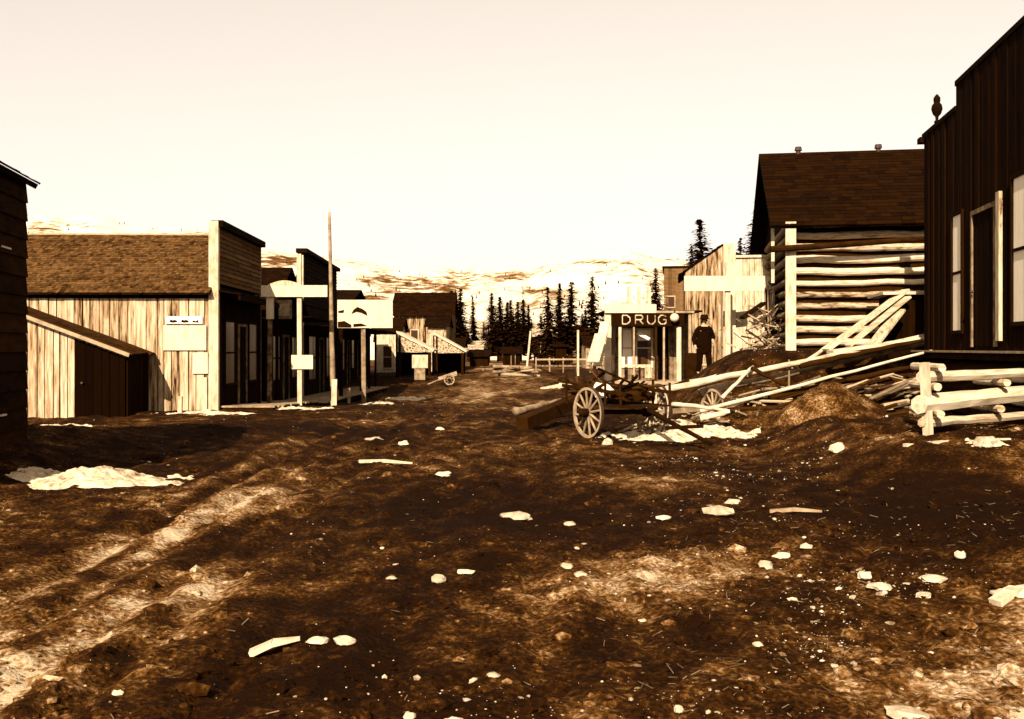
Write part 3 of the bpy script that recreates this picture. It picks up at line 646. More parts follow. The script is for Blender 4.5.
# ------------------------------------------------------------------ distant centre
cabin('distant_cabin', 'distant cabin with a snow covered roof left of the dark tree cluster', 464, 489, 120, 362, 348, 341, 'plank_v', snow=True, dep=6, dr=.6)
cabin('distant_cabin', 'distant low cabin with snow on its roof directly right of the dark tree cluster', 535, 558, 105, 361, 336, 329, 'dark_v', snow=True, dep=5)
cabin('distant_cabin', 'distant brown cabin behind the row of pointed trees', 562, 584, 112, 362, 340, 326, 'lap', dep=5, dr=.3, win=((.6, .8),))
cabin('distant_cabin', 'small white cabin high on the slope behind the dark tree cluster', 470, 486, 170, 336, 327, 321, 'white', snow=True, dep=6, dr=0)
cabin('distant_cabin', 'tiny pale cabin on the slope between the tree cluster and the pointed trees', 534, 552, 165, 338, 330, 322, 'pale', snow=True, dep=6, dr=0)
cabin('distant_cabin', 'low dark roofed cabin at the far end of the street', 497, 522, 130, 361, 350, 343, 'dark_v', dep=6)
cabin('distant_cabin', 'dark shack with a thin snow line on its roof under the lone thin conifer', 467, 481, 112, 358, 349, 345, 'dark_v', snow=True, dep=4, dr=0, win=())
cabin('distant_cabin', 'brown plank shack close behind the second snowy porch', 446, 462, 88, 368, 347, 338, 'plank_v', tr=(0, .4), dep=5, dr=.5, win=())
cabin('distant_cabin', 'squat pale shack behind the leaning planks of the drug store', 586, 603, 84, 368, 345, 336, 'plank_v', tr=(.1, .6), dep=5, dr=.4, win=())
cabin('distant_cabin', 'low dark roofed shack between the farther snowy porch and the end of the street', 470, 488, 92, 369, 356, 350, 'dark_v', snow=False, dep=4, dr=0, win=())
cabin('distant_cabin', 'pale gabled shack showing above the farther snowy porch', 428, 446, 74, 370, 326, 317, 'pale', tr=(.2, .8), dep=4, dr=0, win=((.3, .6),))
cabin('distant_cabin', 'small dark roofed shack at the foot of the tree cluster', 503, 520, 100, 366, 353, 347, 'dark_v', tr=(0, .5), snow=False, dep=4, dr=.5, win=())
cabin('distant_cabin', 'dark shed between the snow roofed cabin and the brown cabin', 556, 566, 96, 364, 346, 339, 'dark_v', dep=4, dr=0, win=())
# picket fence at the far right of the street
r = thing('rail_fence', 'low rail fence beyond the wagon wheel at the far side of the street', 'fence', (X(536, 70), 70, G(X(536, 70), 70)))
for k in range(6): mb = MB(); mb.beam((k * .95, 0, -.1), (k * .95, 0, 1.05), .09, .09, random.random()); mb.build('fence_post', M['greywood'], r)
mb = MB(); mb.beam((0, -.06, .9), (4.75, -.06, .92), .04, .11, .8); mb.build('rail', M['greywood'], r)
mb = MB(); mb.beam((0, -.06, .45), (4.75, -.06, .47), .04, .11, .3); mb.build('rail', M['greywood'], r)
post('upright_post', 'thin pale post standing alone right of the distant rail fence', 578, 60, 330, wd=.12, m='pale')
post('upright_post', 'crooked pale post with a bent top left of the distant rail fence', 526, 66, 331, wd=.12, m='pale', lean=.3)
# distant log heap
r = thing('log_heap', 'untidy heap of brown logs at the far end of the street', 'log pile', (X(512, 60), 60, G(X(512, 60), 60)))
for k in range(9):
    a = random.uniform(-.5, .5); cx = random.uniform(-.9, .9); cz = .1 + .12 * (k // 2)
    mb = MB(); mb.tube((cx - 1.2 * math.cos(a), -1.2 * math.sin(a), cz + random.uniform(-.05, .1)), (cx + 1.2 * math.cos(a), 1.2 * math.sin(a), cz + random.uniform(-.05, .25)), .1, .07, 8, random.random()); mb.build('log', M['greywood'], r)

# ------------------------------------------------------------------ conifers
def conifer(seed, full=1.0, lowest=.06, width=.17):
    random.seed(seed); H = 10.0
    tr_ = MB(); tr_.tube((0, 0, -.3), (0, 0, H * .98), .16, .02, 8, .4, seg=8, wob=.03)
    cr = MB(); z = H * lowest
    while z < H:
        t = z / H; n = 11 if t < .8 else 6
        for b in range(n):
            if random.random() > .9 * full: continue
            an = random.uniform(0, 2 * math.pi); Lb = (H * width * (1 - t) ** .85 + .12) * random.uniform(.55, 1.2)
            droop = random.uniform(.1, .5); m_ = max(2, int(Lb / .22))
            for k in range(m_ + 1):
                q = k / m_; rr = Lb * q; zz = z - droop * Lb * q * q + random.uniform(-.06, .06)
                sz = random.uniform(.34, .62) * (1.15 - .6 * q) * (.5 + .7 * (1 - t))
                c = Vector((math.cos(an) * rr, math.sin(an) * rr, zz)); e = Vector((math.cos(an + random.uniform(-.7, .7)), math.sin(an + random.uniform(-.7, .7)), random.uniform(-.7, .1))).normalized()
                sd = e.cross(Vector((random.uniform(-.4, .4), random.uniform(-.4, .4), 1))).normalized()
                cr.add([c - sd * sz * .45, c + e * sz * 1.1, c + sd * sz * .45, c - e * sz * .3], [(0, 1, 2, 3)], random.random())
        z += .13 + .1 * (1 - t)
    return tr_, cr
protos = []
for i, args in enumerate(((1, 1.0, .05, .16), (2, .8, .1, .13), (3, 1.0, .04, .22), (11, .8, .02, .19), (12, .95, .06, .15), (13, .75, .03, .25))):
    a, b = conifer(*args)
    r = thing('conifer', 'x', 'tree', (0, 0, 0)); a.build('trunk', M['bark'], r); b.build('crown', M['needle'], r); protos.append([r, False])
for pr in protos:
    pr[0]['category'] = 'tree'
random.seed(5)
def tree(px, ytop, ybase, Y, kind, label, wide=1.0, group='dark conifers at the end of the street'):
    pr = protos[kind + random.choice((0, 3))]
    o = pr[0] if not pr[1] else copy_tree(pr[0]); pr[1] = True
    x = X(px, Y); zb = Z(ybase, Y); h = Z(ytop, Y) - zb
    o.location = (x, Y, zb); s_ = h / 10; o.scale = (s_ * wide, s_ * wide, s_); o.rotation_euler = (random.uniform(-.03, .03), random.uniform(-.03, .03), random.uniform(0, 6))
    o['label'] = label; o['group'] = group
    return o
T = [(453, 291, 352, 118, 1, 'slim conifer close to the end of the wide dark roof'), (459, 289, 352, 122, 0, 'taller conifer just right of the wide dark roof'),
     (474, 297, 350, 128, 1, 'lone thin conifer between the wide dark roof and the tree cluster'),
     (493, 293, 354, 115, 0, 'leftmost and tallest conifer of the dense cluster'), (500, 297, 354, 122, 1, 'second conifer from the left in the dense cluster'),
     (506, 302, 354, 118, 2, 'broad low conifer, third from the left in the dense cluster'), (512, 300, 354, 126, 0, 'middle conifer of the dense cluster'),
     (518, 302, 354, 120, 2, 'broad conifer right of the middle of the dense cluster'), (524, 300, 354, 117, 1, 'second conifer from the right in the dense cluster'), (529, 305, 354, 119, 2, 'shortest conifer at the right end of the dense cluster'),
     (549, 287, 356, 98, 0, 'leftmost of the four pointed conifers right of the cluster'), (559, 283, 356, 100, 1, 'slim second of the four pointed conifers right of the cluster'),
     (570, 282, 356, 97, 1, 'slim third of the four pointed conifers right of the cluster'), (592, 276, 358, 92, 0, 'tallest and broadest of the four pointed conifers, left of the drug store'),
     (602, 312, 352, 110, 2, 'small bushy conifer beside the drug store sign'), (582, 314, 352, 108, 2, 'small bushy conifer between the third and the tallest pointed conifer'), (541, 316, 354, 112, 2, 'small bushy conifer left of the four pointed conifers'),
     (564, 318, 354, 104, 2, 'small bushy conifer between the slim pointed ones'), (586, 310, 354, 96, 0, 'conifer half hidden by the left side of the tallest pointed one'), (484, 322, 352, 125, 2, 'low conifer at the foot of the left end of the dense cluster')]
for a in T: tree(*a, wide=random.uniform(1.1, 1.8))
g2 = 'conifers behind the right hand buildings'
tree(656, 268, 345, 50, 2, 'dark conifer beside the square tan wall behind the drug store sign', 1.2, g2)
tree(703, 219, 330, 62, 0, 'tall conifer rising over the gabled pale building', 1.7, g2)
tree(692, 246, 330, 66, 2, 'shorter conifer left of the tall one above the gabled pale building', 1.1, g2)
tree(739, 238, 330, 60, 1, 'small conifer tip over the pale false front', 1.2, g2)
tree(762, 176, 330, 40, 2, 'large dark conifer behind the left end of the log house', 1.0, g2)
tree(757, 196, 330, 46, 0, 'narrower conifer left of the large one behind the log house', 1.3, g2)

# ================================================================== RIGHT SIDE
RZ = R(-9.3)
# --- near right dark building with stepped false front
r = thing('tall_dark_store', 'tall dark building with a stepped false front at the right edge of the picture', 'store', (9.09, 22.0, 1.62), RZ)
Ftop = lambda q: 4.85 if q > -2.58 else 5.38
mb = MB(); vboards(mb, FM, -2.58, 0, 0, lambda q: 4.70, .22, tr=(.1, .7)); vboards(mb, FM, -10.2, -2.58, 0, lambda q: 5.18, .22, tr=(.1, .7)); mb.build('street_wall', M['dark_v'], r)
mb = MB(); mb.box(.13, 6, -10.2, -.05, 0, 4.3, .3); vboards(mb, lambda u, z, d: (u, d, z), 0, 6, 0, lambda q: 4.2, .24, tr=(.1, .7)); mb.fpoly(lambda u, z, d: (u, -.1 + d, z), [(0, 4.2), (6, 4.2), (3, 5.0)], 0, .1, .3); mb.build('far_wall', M['dark_v'], r)
mb = MB(); mb.box(.1, 6.1, -10.2, 0.1, 4.3, 4.42, .3); mb.build('roof', M['darkshingle'], r)
mb = MB(); mb.box(-.05, .14, -2.56, .1, 4.70, 4.80, .35); mb.box(-.05, .14, -10.2, -2.54, 5.18, 5.28, .3); mb.box(-.12, .1, -.05, .22, 4.60, 4.72, .4); mb.build('cornice', M['dark_h'], r)
mb = MB(); cx, cy = .0, -1.0
profl = [(.0, .05), (.04, .06), (.07, .03), (.14, .035), (.20, .085), (.30, .115), (.38, .1), (.43, .06), (.47, .07), (.53, .07), (.58, .04), (.62, .0)]
n = 12; vs = []; 
for h_, rr in profl: vs += [(cx + rr * math.cos(2 * math.pi * k / n), cy + rr * math.sin(2 * math.pi * k / n), 4.80 + h_) for k in range(n)]
mb.add(vs, [(i * n + k, i * n + (k + 1) % n, (i + 1) * n + (k + 1) % n, (i + 1) * n + k) for i in range(len(profl) - 1) for k in range(n)] + [tuple(range(n))[::-1]], .3)
mb.build('finial', M['dark_v'], r, smooth=True)
FW = at_x(FM, (0, 0, 0))
def wy(px): # local y on the street wall seen at px
    a = (px - 512) / F; Yw = (9.09 - .1638 * 22) / (a - .1638); return (Yw - 22) / math.cos(RZ)
window(r, FM, wy(964.5), wy(955), .42, 2.65, 'dark_v', blind=1.0, label='tall narrow window with a white blind')
window(r, FM, wy(1034), wy(1016), .5, 2.8, 'dark_v', blind=1.0, label='wide window with a white blind at the picture edge')
door(r, FM, wy(998), wy(976), .1, 2.5)
mb = MB(); mb.fbox(FM, wy(1005), wy(1001.5), .2, 2.7, .04, .1, .55); mb.build('trim_board', M['pale'], r)
mb = MB(); mb.fbox(FM, -10.2, .15, -.13, .0, .02, .16, .1); mb.build('sill_beam', M['darklog'], r)
mb = MB(); mb.fbox(FM, -10.2, .3, -.005, .03, .02, .24, .8); mb.build('threshold', M['greywood'], r)

# --- log foundation of that building and the pale log cribbing in front of it
par = r
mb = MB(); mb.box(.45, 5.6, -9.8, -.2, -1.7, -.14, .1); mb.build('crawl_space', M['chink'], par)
for z_ in (-.35, -.72, -1.08, -1.42):
    mb = MB(); mb.tube((.2, .1, z_), (.2, -10, z_), .16, .17, 10, random.random(), seg=5, wob=.01); mb.build('foundation_log', M['darklog'], par)
pa = Vector((X(924, 13.9), 13.9, .5)); pb = Vector((X(1046, 15.4), 15.4, .5)); dd_ = (pb - pa); Lc = math.hypot(dd_.x, dd_.y); rc = math.atan2(dd_.y, dd_.x)
r = thing('log_cribbing', 'cribbing of thick pale squared logs before the dark building at the right edge', 'retaining wall', pa, rc)
for (z0_, z1_, w1, tn, ex) in ((.16, .18, .12, .6, .0), (.42, .52, .25, .95, .05), (.80, .82, .15, .8, .0)):
    mb = MB(); mb.tube((-.06 - ex, 0, z0_), (Lc, .0, z1_), w1 * .54, w1 * .48, 7, tn, seg=9, wob=.012); mb.build('log', M['cribwood'], r)
for (x_, z_) in ((.08, .29), (.05, .665), (.1, .93), (1.5, .31), (1.6, .69), (2.6, .33), (2.55, .70)):
    mb = MB(); mb.tube((x_, -.16 - random.uniform(0, .06), z_), (x_ + .75, .8, z_), .055, .06, 10, random.uniform(.5, .9), seg=3, wob=.005); mb.build('tie_log', M['log'], r)
mb = MB(); mb.beam((.02, -.06, -.15), (-.02, -.02, 1.0), .1, .1, .8); mb.build('stake', M['pale'], r)

# --- log house
r = thing('log_house', 'log house with a huge dark roof and pale squared log wall facing the street', 'log house', (7.2, 26.0, 1.5), RZ)
W, Hh, Dp = 4.9, 3.56, 6.6
mb = MB(); mb.box(.12, W, .12, Dp - .1, -.6, Hh, .3); mb.build('inner_wall', M['chink'], r)
mb = MB(); logs(mb, FC, .05, W, -.1, Hh, .30, .1, tr=(.15, .95), fat=.70, wob=.024); mb.build('log_wall', M['log'], r)
mb = MB(); logs(mb, FM, .1, Dp, -.2, Hh, .3, .25, tr=(.1, .7), fat=.8); mb.build('end_wall', M['greywood'], r)
hr = 5.82
mb = MB(); mb.fpoly(FM, [(-.1, Hh), (Dp, Hh), (Dp / 2, hr - .1)], -.1, .0, .2)
vb = MB(); u_ = 0
while u_ < Dp:
    b = .24; t1 = lambda q: Hh + (hr - .12 - Hh) * (1 - abs(q - Dp / 2) / (Dp / 2))
    mb.fpoly(FM, [(u_ + .01, Hh - .05), (u_ + b, Hh - .05), (u_ + b, t1(u_ + b)), (u_ + .01, t1(u_ + .01))], .001, .03, random.uniform(.1, .6)); u_ += .25
mb.build('gable', M['dark_v'], r)
mb = MB(); k = (hr - Hh) / (Dp / 2)
for (y0, s_) in ((-.42, 1), (Dp + .42, -1)):
    P = slope_fn((-.5, y0, Hh - .42 * k + .06), (1, 0, 0), (0, s_, k)); sl = math.hypot(Dp / 2 + .42, (Dp / 2 + .42) * k)
    shingles(mb, P, W + 1.0, sl, .2, .3, th=.018)
    mb.add([P(0, 0, -.07), P(W + 1, 0, -.07), P(W + 1, sl, -.07), P(0, sl, -.07), P(0, 0, -.002), P(W + 1, 0, -.002), P(W + 1, sl, -.002), P(0, sl, -.002)], [(0, 1, 2, 3), (7, 6, 5, 4), (0, 4, 5, 1), (1, 5, 6, 2), (2, 6, 7, 3), (3, 7, 4, 0)], .1)
rf = mb.build('roof', M['darkshingle'], r)
for a in (.62, 2.85):
    mb = MB(); mb.tube((a, Dp / 2, hr - .15), (a, Dp / 2, hr + .13), .07, .07, 10, .5); mb.tube((a, Dp / 2, hr + .13), (a, Dp / 2, hr + .24), .11, .09, 10, .5); mb.build('stovepipe', M['iron'], rf)
mb = MB(); mb.box(-.12, .14, -.36, -.26, -.3, Hh - .12, .85); mb.build('corner_board', M['pale'], r)
mb = MB(); mb.box(-.44, -.36, .05, .15, 1.9, 3.6, .9); mb.build('hanging_board', M['pale'], r)
mb = MB(); mb.tube((-.5, -.5, 2.72), (4.9, -.45, 3.02), .085, .06, 10, .3, seg=6, wob=.01); mb.build('eave_pole', M['darklog'], r)
window(r, FM, 2.6, 3.4, .9, 1.8, 'greywood', d=.12); door(r, FM, 4.3, 5.2, 0, 2.0, d=.12)

# --- low cellar shed with leaning planks beside the log house
r = thing('cellar_shed', 'low dark shed with flat plank roof between the log house and tall dark building', 'shed', (X(888, 23.6), 23.6, 1.45), RZ)
mb = MB(); mb.box(.1, 1.5, .05, 1.6, 0, 1.5, .1); vboards(mb, FC, .0, 1.5, 0, lambda q: 1.5, .25, tr=(.0, .4)); mb.build('wall', M['dark_v'], r)
mb = MB(); mb.box(-.15, 1.7, -.2, 1.7, 1.5, 1.57, .8); mb.build('roof', M['plank_h'], r)
def lying(name, label, cat, a, b, rad=None, wd=None, th=.04, m='greywood', tone=.8, group=None, r1=None, roll=0):
    """a, b = (px, py, Y): a straight pole or plank between two real points"""
    p = Vector((X(a[0], a[2]), a[2], Z(a[1], a[2]))); q = Vector((X(b[0], b[2]), b[2], Z(b[1], b[2])))
    mb = MB()
    if rad: mb.tube((0, 0, 0), q - p, rad, r1 or rad * .62, 9, tone, seg=9, wob=rad * .28)
    else: mb.beam((0, 0, 0), q - p, wd, th, tone, roll=roll)
    return tag(mb.build(name, M[m], loc=p, smooth=bool(rad)), label, cat, group)
lying('plank', 'longest broad pale plank propped against the cellar shed roof', 'plank', (826, 350, 22.9), (906, 290, 23.5), wd=.28, th=.05, m='pale')
lying('plank', 'second pale plank propped right of the longest one at the cellar shed', 'plank', (848, 346, 22.8), (908, 297, 23.3), wd=.22, th=.05, m='plank_h', tone=.7)
lying('plank', 'short steep plank propped against the dark front of the cellar shed', 'plank', (873, 345, 22.7), (900, 310, 23.2), wd=.3, th=.05, m='pale', tone=.5)

# --- pale false-front building beside the log house
r = thing('pale_false_front_store', 'pale plank building with a tall narrow front board left of the log house', 'store', (X(730, 33), 33.0, .62), RZ)
w_ = 1.55; zt = Z(258, 33) - .62
mb = MB(); vboards(mb, FC, 0, w_, 0, lambda q: zt, .22, tr=(.5, 1.0)); mb.box(.1, w_, .13, 6, 0, zt - .1, .3); mb.build('side_wall', M['pale'], r)
mb = MB(); mb.box(-.22, .18, -.14, -.03, 0, Z(244, 33) - .62, .85); mb.build('front_board', M['pale'], r)
mb = MB(); vboards(mb, FM, .05, 6, 0, lambda q: Z(248, 33) - .62, .22, tr=(.3, .8)); mb.build('facade', M['plank_v'], r)
mb = MB(); mb.box(.0, w_ + .2, -.1, 6, zt, zt + .08, .9); mb.build('roof', M['snow'], r)
door(r, FM, 2.4, 3.3, .1, 2.2)
mb = MB(); mb.fpoly(FC, [(.35, .0), (.7, .0), (.75, .55), (.4, .6)], .03, .06, .1); mb.build('patch', M['dark_v'], r)
# white overhead board
Y = 31.4; x0 = X(728, Y); z0 = G(x0, Y)
r = thing('overhead_sign', 'long blank white signboard crossing the pale buildings above the standing man', 'sign', (x0, Y, z0))
mb = MB(); mb.box(X(684, Y) - x0, X(774, Y) - x0, -.06, 0, Z(291, Y) - z0, Z(276, Y) - z0, .95); mb.build('signboard', M['white'], r)
mb = MB(); mb.beam((0, .06, -.1), (0, .06, Z(262, Y) - z0), .16, .1, .9); mb.build('post', M['pale'], r)
mb = MB(); mb.beam((X(770, Y) - x0, .06, -.1), (X(770, Y) - x0, .06, Z(280, Y) - z0), .1, .1, .4); mb.build('post', M['greywood'], r)
# gabled pale building behind
Y = 44.0; x0 = X(685, Y); zb = .0
r = thing('gabled_pale_building', 'pale building with a dark edged gable roof partly behind the long white signboard', 'building', (x0, Y, zb), RZ)
hg = Z(272, Y) - zb; hp = Z(246, Y) - zb; w_ = X(722, Y) - x0; tp = lambda q: hg + (hp - hg) * (1 - abs(q - w_) / w_)
mb = MB(); vboards(mb, FC, 0, 2 * w_, 0, tp, .2, tr=(.1, .55), core=0); mb.fpoly(FC, [(0, 0), (2 * w_, 0), (2 * w_, hg), (w_, hp), (0, hg)], -.12, 0, .1); mb.box(0, 2 * w_, .15, 6, 0, hg - .1, .2)
mb.build('gable_wall', M['plank_v'], r)
mb = MB()
for s_ in (0, 1):
    P = slope_fn((-.25 if not s_ else 2 * w_ + .25, -.15, hg - .15 + .02), (0, 1, 0), (1 if not s_ else -1, 0, (hp - hg) / w_)); sl = math.hypot(w_ + .25, (w_ + .25) * (hp - hg) / w_); shingles(mb, P, 6, sl, .25, .3, th=.05)
mb.build('roof', M['darkshingle'], r)
window(r, FC, .45, .95, 1.0, 2.0, 'pale')
# square tan wall building behind the drug store
Y = 54.0; x0 = X(664, Y); zb = .1
r = thing('flat_topped_building', 'square tan building with one dark window behind the drug store sign', 'building', (x0, Y, zb), RZ)
mb = MB(); w_ = X(692, Y) - x0; vboards(mb, FC, 0, w_, 0, lambda q: Z(268, Y) - zb, .2, tr=(.3, .7)); mb.box(0, w_, .13, 5, 0, Z(269, Y) - zb, .3); mb.build('wall', M['lap'], r)
window(r, FC, .08, .55, Z(307, Y) - zb, Z(297, Y) - zb, 'greywood', bars=False)
mb = MB(); mb.box(-.1, w_ + .1, -.08, 5, Z(268, Y) - zb, Z(268, Y) - zb + .1, .4); mb.build('roof', M['dark_h'], r)

# --- drug store
Y = 38.0; x0 = X(604, Y); zb = Z(381, Y)
r = thing('drug_store', 'store with a dark sign reading DRUG above pale window frames and porch posts', 'store', (x0, Y, zb))
def lx(px, Yq=38.0): return X(px, Yq) - x0
def lz(py, Yq=38.0): return Z(py, Yq) - zb
mb = MB(); FB = at_x(FC, (0, 1.7, 0)); wR = lx(692, 39.7)
vboards(mb, FB, lx(616, 39.7), wR, -.1, lambda q: lz(311, 39.7), .2, tr=(.1, .6)); mb.box(lx(616, 39.7), wR, 1.83, 4.6, -.1, lz(311, 39.7), .2); mb.build('wall', M['greywood'], r)
mb = MB(); mb.box(lx(604), wR + .1, .0, 4.8, lz(312), lz(311) + .03, .3); mb.build('roof', M['dark_h'], r)
window(r, FB, lx(622, 39.7), lx(632, 39.7), lz(366, 39.7), lz(330, 39.7), 'white', blind=.999, label='tall window with a pale blind')
window(r, FB, lx(637, 39.7), lx(651, 39.7), lz(366, 39.7), lz(330, 39.7), 'white', blind=.3)
door(r, FB, lx(657, 39.7), lx(668, 39.7), 0, 2.1)
mb = MB(); mb.box(lx(604.5), lx(656), -.10, .0, lz(313), lz(304.5), .9); mb.build('fascia_board', M['white'], r)
mb = MB(); mb.box(lx(611), lx(684), -.05, .0, lz(326), lz(313.2), .2); sb = mb.build('signboard', M['ink'], r)
mb = MB(); mb.box(lx(656), lx(694), -.08, -.0, lz(313), lz(310.8), .8); mb.build('railing', M['greywood'], r)
STROKES = {'D': [((0, 0), (0, 1)), ((0, 1), (.6, 1)), ((.6, 1), (1, .7)), ((1, .7), (1, .3)), ((1, .3), (.6, 0)), ((.6, 0), (0, 0))],
           'R': [((0, 0), (0, 1)), ((0, 1), (.8, 1)), ((.8, 1), (1, .75)), ((1, .75), (.8, .5)), ((.8, .5), (0, .5)), ((.5, .5), (1, 0))],
           'U': [((0, 1), (0, .3)), ((0, .3), (.3, 0)), ((.3, 0), (.7, 0)), ((.7, 0), (1, .3)), ((1, .3), (1, 1))],
           'G': [((1, .85), (.7, 1)), ((.7, 1), (.3, 1)), ((.3, 1), (0, .7)), ((0, .7), (0, .3)), ((0, .3), (.3, 0)), ((.3, 0), (.8, 0)), ((.8, 0), (1, .2)), ((1, .2), (1, .5)), ((1, .5), (.6, .5))]}
for ch, px in zip('DRUG', (626, 639, 651, 662)):
    mb = MB(); lw, lh = .29, .33
    for i_, ((a, b), (c, e)) in enumerate(STROKES[ch]):
        mb.beam((lx(px) + (a - .5) * lw, -.062 - .001 * i_, lz(324) + b * lh), (lx(px) + (c - .5) * lw, -.062 - .001 * i_, lz(324) + e * lh), random.uniform(.02, .035), .045, random.uniform(.2, .9))
    mb.build('letter', M['pale'], sb)
mb = MB(); bmx = bmesh.new(); bmesh.ops.create_icosphere(bmx, subdivisions=3, radius=.17)
mb.add([v.co + Vector((lx(673.5), -.25, lz(318))) for v in bmx.verts], [tuple(v.index for v in f.verts) for f in bmx.faces], .9); bmx.free(); gl = mb.build('globe', M['white'], r, smooth=True)
mb = MB(); mb.tube((lx(673.5), -.25, lz(318) + .17), (lx(673.5), -.25, lz(311)), .03, .03, 8, .3); mb.build('bracket', M['iron'], gl)
for px, yt, wd, mm in ((608, 313, .3, 'pale'), (620, 327, .12, 'pale'), (634, 327, .07, 'greywood'), (664, 327, .08, 'greywood'), (656, 327, .1, 'darkwood'), (679, 327, .2, 'pale'), (690, 313, .12, 'greywood')):
    mb = MB(); mb.beam((lx(px), .06, -.5), (lx(px), .06, lz(yt)), wd * .85, .1, .9); mb.build('post', M[mm], r)
mb = MB(); mb.box(lx(625), lx(652), .0, .06, lz(367), lz(364.5), .8); mb.box(lx(645), lx(652), 0, .06, lz(378), lz(367.1), .5); mb.build('counter_rail', M['pale'], r)
mb = MB(); mb.box(lx(612), lx(694), -.5, 1.68, -.12, .0, .9); mb.build('porch_deck', M['greywood'], r)
mb = MB(); FT = lambda u, z, d: (u, .5 - d, z)
mb.fpoly(FT, [(lx(638), lz(334)), (lx(641), lz(331.5)), (lx(652), lz(338)), (lx(650), lz(340))], 0, .05, .9); mb.build('hanging_cloth', M['canvas'], r)
# upper balustrade bits behind fascia
mb = MB()
for px in (630, 640, 650): mb.beam((lx(px), .3, lz(306)), (lx(px), .3, lz(286)), .13, .1, .8)
mb.build('rooftop_post', M['pale'], r)
# pale leaning boards left of drug store
lying('plank', 'tall pale plank leaning beside the left post of the drug store', 'plank', (597, 366, 36), (605, 322, 37.2), wd=.34, th=.05, m='white', roll=0)
lying('plank', 'shorter rough plank leaning left of the drug store post', 'plank', (593, 362, 35), (601, 334, 36), wd=.45, th=.05, m='pale')

# --- bench and barrels by the man
for px, lab in ((692, 'dark keg standing by the right post of the drug store'),):
    x = X(px, 36.5); mb = MB(); z_ = G(x, 36.5) - .02
    for a, b, r0, r1 in ((0, .35, .24, .3), (.35, .85, .3, .3), (.85, 1.2, .3, .24)): mb.tube((0, 0, a), (0, 0, b), r0, r1, 14, .4)
    tag(mb.build('wooden_keg', M['darkwood'], loc=(x, 36.5, z_)), lab, 'keg')

# ------------------------------------------------------------------ person
def skin_obj(name, mat_, parent, V, E, sub=2, root=0):
    bm = bmesh.new(); ly = bm.verts.layers.skin.verify(); vs = []
    for (x, y, z, rx, ry) in V:
        v = bm.verts.new((x, y, z)); v[ly].radius = (rx, ry); vs.append(v)
    vs[root][ly].use_root = True
    for a, b in E: bm.edges.new((vs[a], vs[b]))
    me = bpy.data.meshes.new(name); bm.to_mesh(me); bm.free(); me.materials.append(mat_)
    o = bpy.data.objects.new(name, me); C.objects.link(o); o.parent = parent
    m1 = o.modifiers.new('skin', 'SKIN'); m1.use_smooth_shade = True
    m2 = o.modifiers.new('subsurf', 'SUBSURF'); m2.levels = sub; m2.render_levels = sub
    return o
px, Y = 704, 31.0; x = X(px, Y); zf = G(x, Y)
# he stands on the planked landing, feet on the ground
r = thing('person', 'person in a dark coat, dark trousers and brimmed hat standing below the long white signboard', 'person', (x, Y, zf + .0), R(8)); r.scale = (1.12, 1.1, 1.03)
V = [(0, 0, .95, .15, .11), (0, 0, 1.15, .15, .1), (0, -.01, 1.36, .17, .1), (0, -.01, 1.47, .08, .07), (0, -.02, 1.55, .055, .055), (0, -.03, 1.62, .07, .085), (0, -.03, 1.72, .065, .085)]
E = [(0, 1), (1, 2), (2, 3), (3, 4), (4, 5), (5, 6)]
for s_ in (-1, 1):
    b = len(V); hx, hy, hz = (.27, -.06, 0) if s_ < 0 else (.20, -.17, .17)
    V += [(s_ * .17, 0, 1.41, .06, .06), (s_ * .26, .03, 1.15, .048, .048), (s_ * hx, hy + .02, .90 + hz, .032, .032), (s_ * hx, hy, .83 + hz, .04, .02)]
    E += [(3, b), (b, b + 1), (b + 1, b + 2), (b + 2, b + 3)]
    for k, (dx, ln) in enumerate(((-.033, .075), (-.011, .09), (.011, .085), (.032, .065))):
        c = len(V); V += [(s_ * hx, hy + dx, .80 + hz, .009, .009), (s_ * (hx - .005), hy - .002 + dx, .80 + hz - ln * .55, .008, .008), (s_ * (hx - .02), hy - .005 + dx, .80 + hz - ln, .007, .007)]
        E += [(b + 3, c), (c, c + 1), (c + 1, c + 2)]
    c = len(V); V += [(s_ * (hx - .02), hy - .045, .84 + hz, .01, .01), (s_ * (hx - .03), hy - .06, .80 + hz, .009, .009)]; E += [(b + 2, c), (c, c + 1)]
    b = len(V)
    V += [(s_ * .1, 0, .86, .085, .085), (s_ * .12, -.02 - (s_ > 0) * .06, .48, .062, .062), (s_ * .14, .02 - s_ * .06, .09, .04, .045), (s_ * .15, -.12 - s_ * .06, .045, .04, .03)]
    E += [(0, b), (b, b + 1), (b + 1, b + 2), (b + 2, b + 3)]
body = skin_obj('body', M['skin'], r, V, E)
# face features
mb = MB(); mb.add([(-.015, -.112, 1.64), (.015, -.112, 1.64), (0, -.145, 1.62), (0, -.112, 1.68)], [(0, 1, 2), (1, 3, 2), (3, 0, 2)], .5); mb.build('nose', M['skin'], r)
for s_ in (-1, 1): mb = MB(); mb.tube((s_ * .03, -.108, 1.685), (s_ * .03, -.118, 1.685), .011, .008, 8, .2); mb.build('eye', M['ink'], r)
mb = MB(); mb.box(-.022, .022, -.122, -.105, 1.585, 1.594, .2); mb.build('mouth', M['ink'], r)
for s_ in (-1, 1): mb = MB(); mb.tube((s_ * .07, -.02, 1.66), (s_ * .088, -.015, 1.66), .03, .022, 8, .3); mb.build('ear', M['skin'], r)
V = [(0, 0, .92, .24, .17), (0, 0, 1.15, .21, .15), (0, -.01, 1.36, .22, .14), (0, -.01, 1.46, .11, .09), (0, .01, .62, .24, .17)]; E = [(0, 1), (1, 2), (2, 3), (0, 4)]
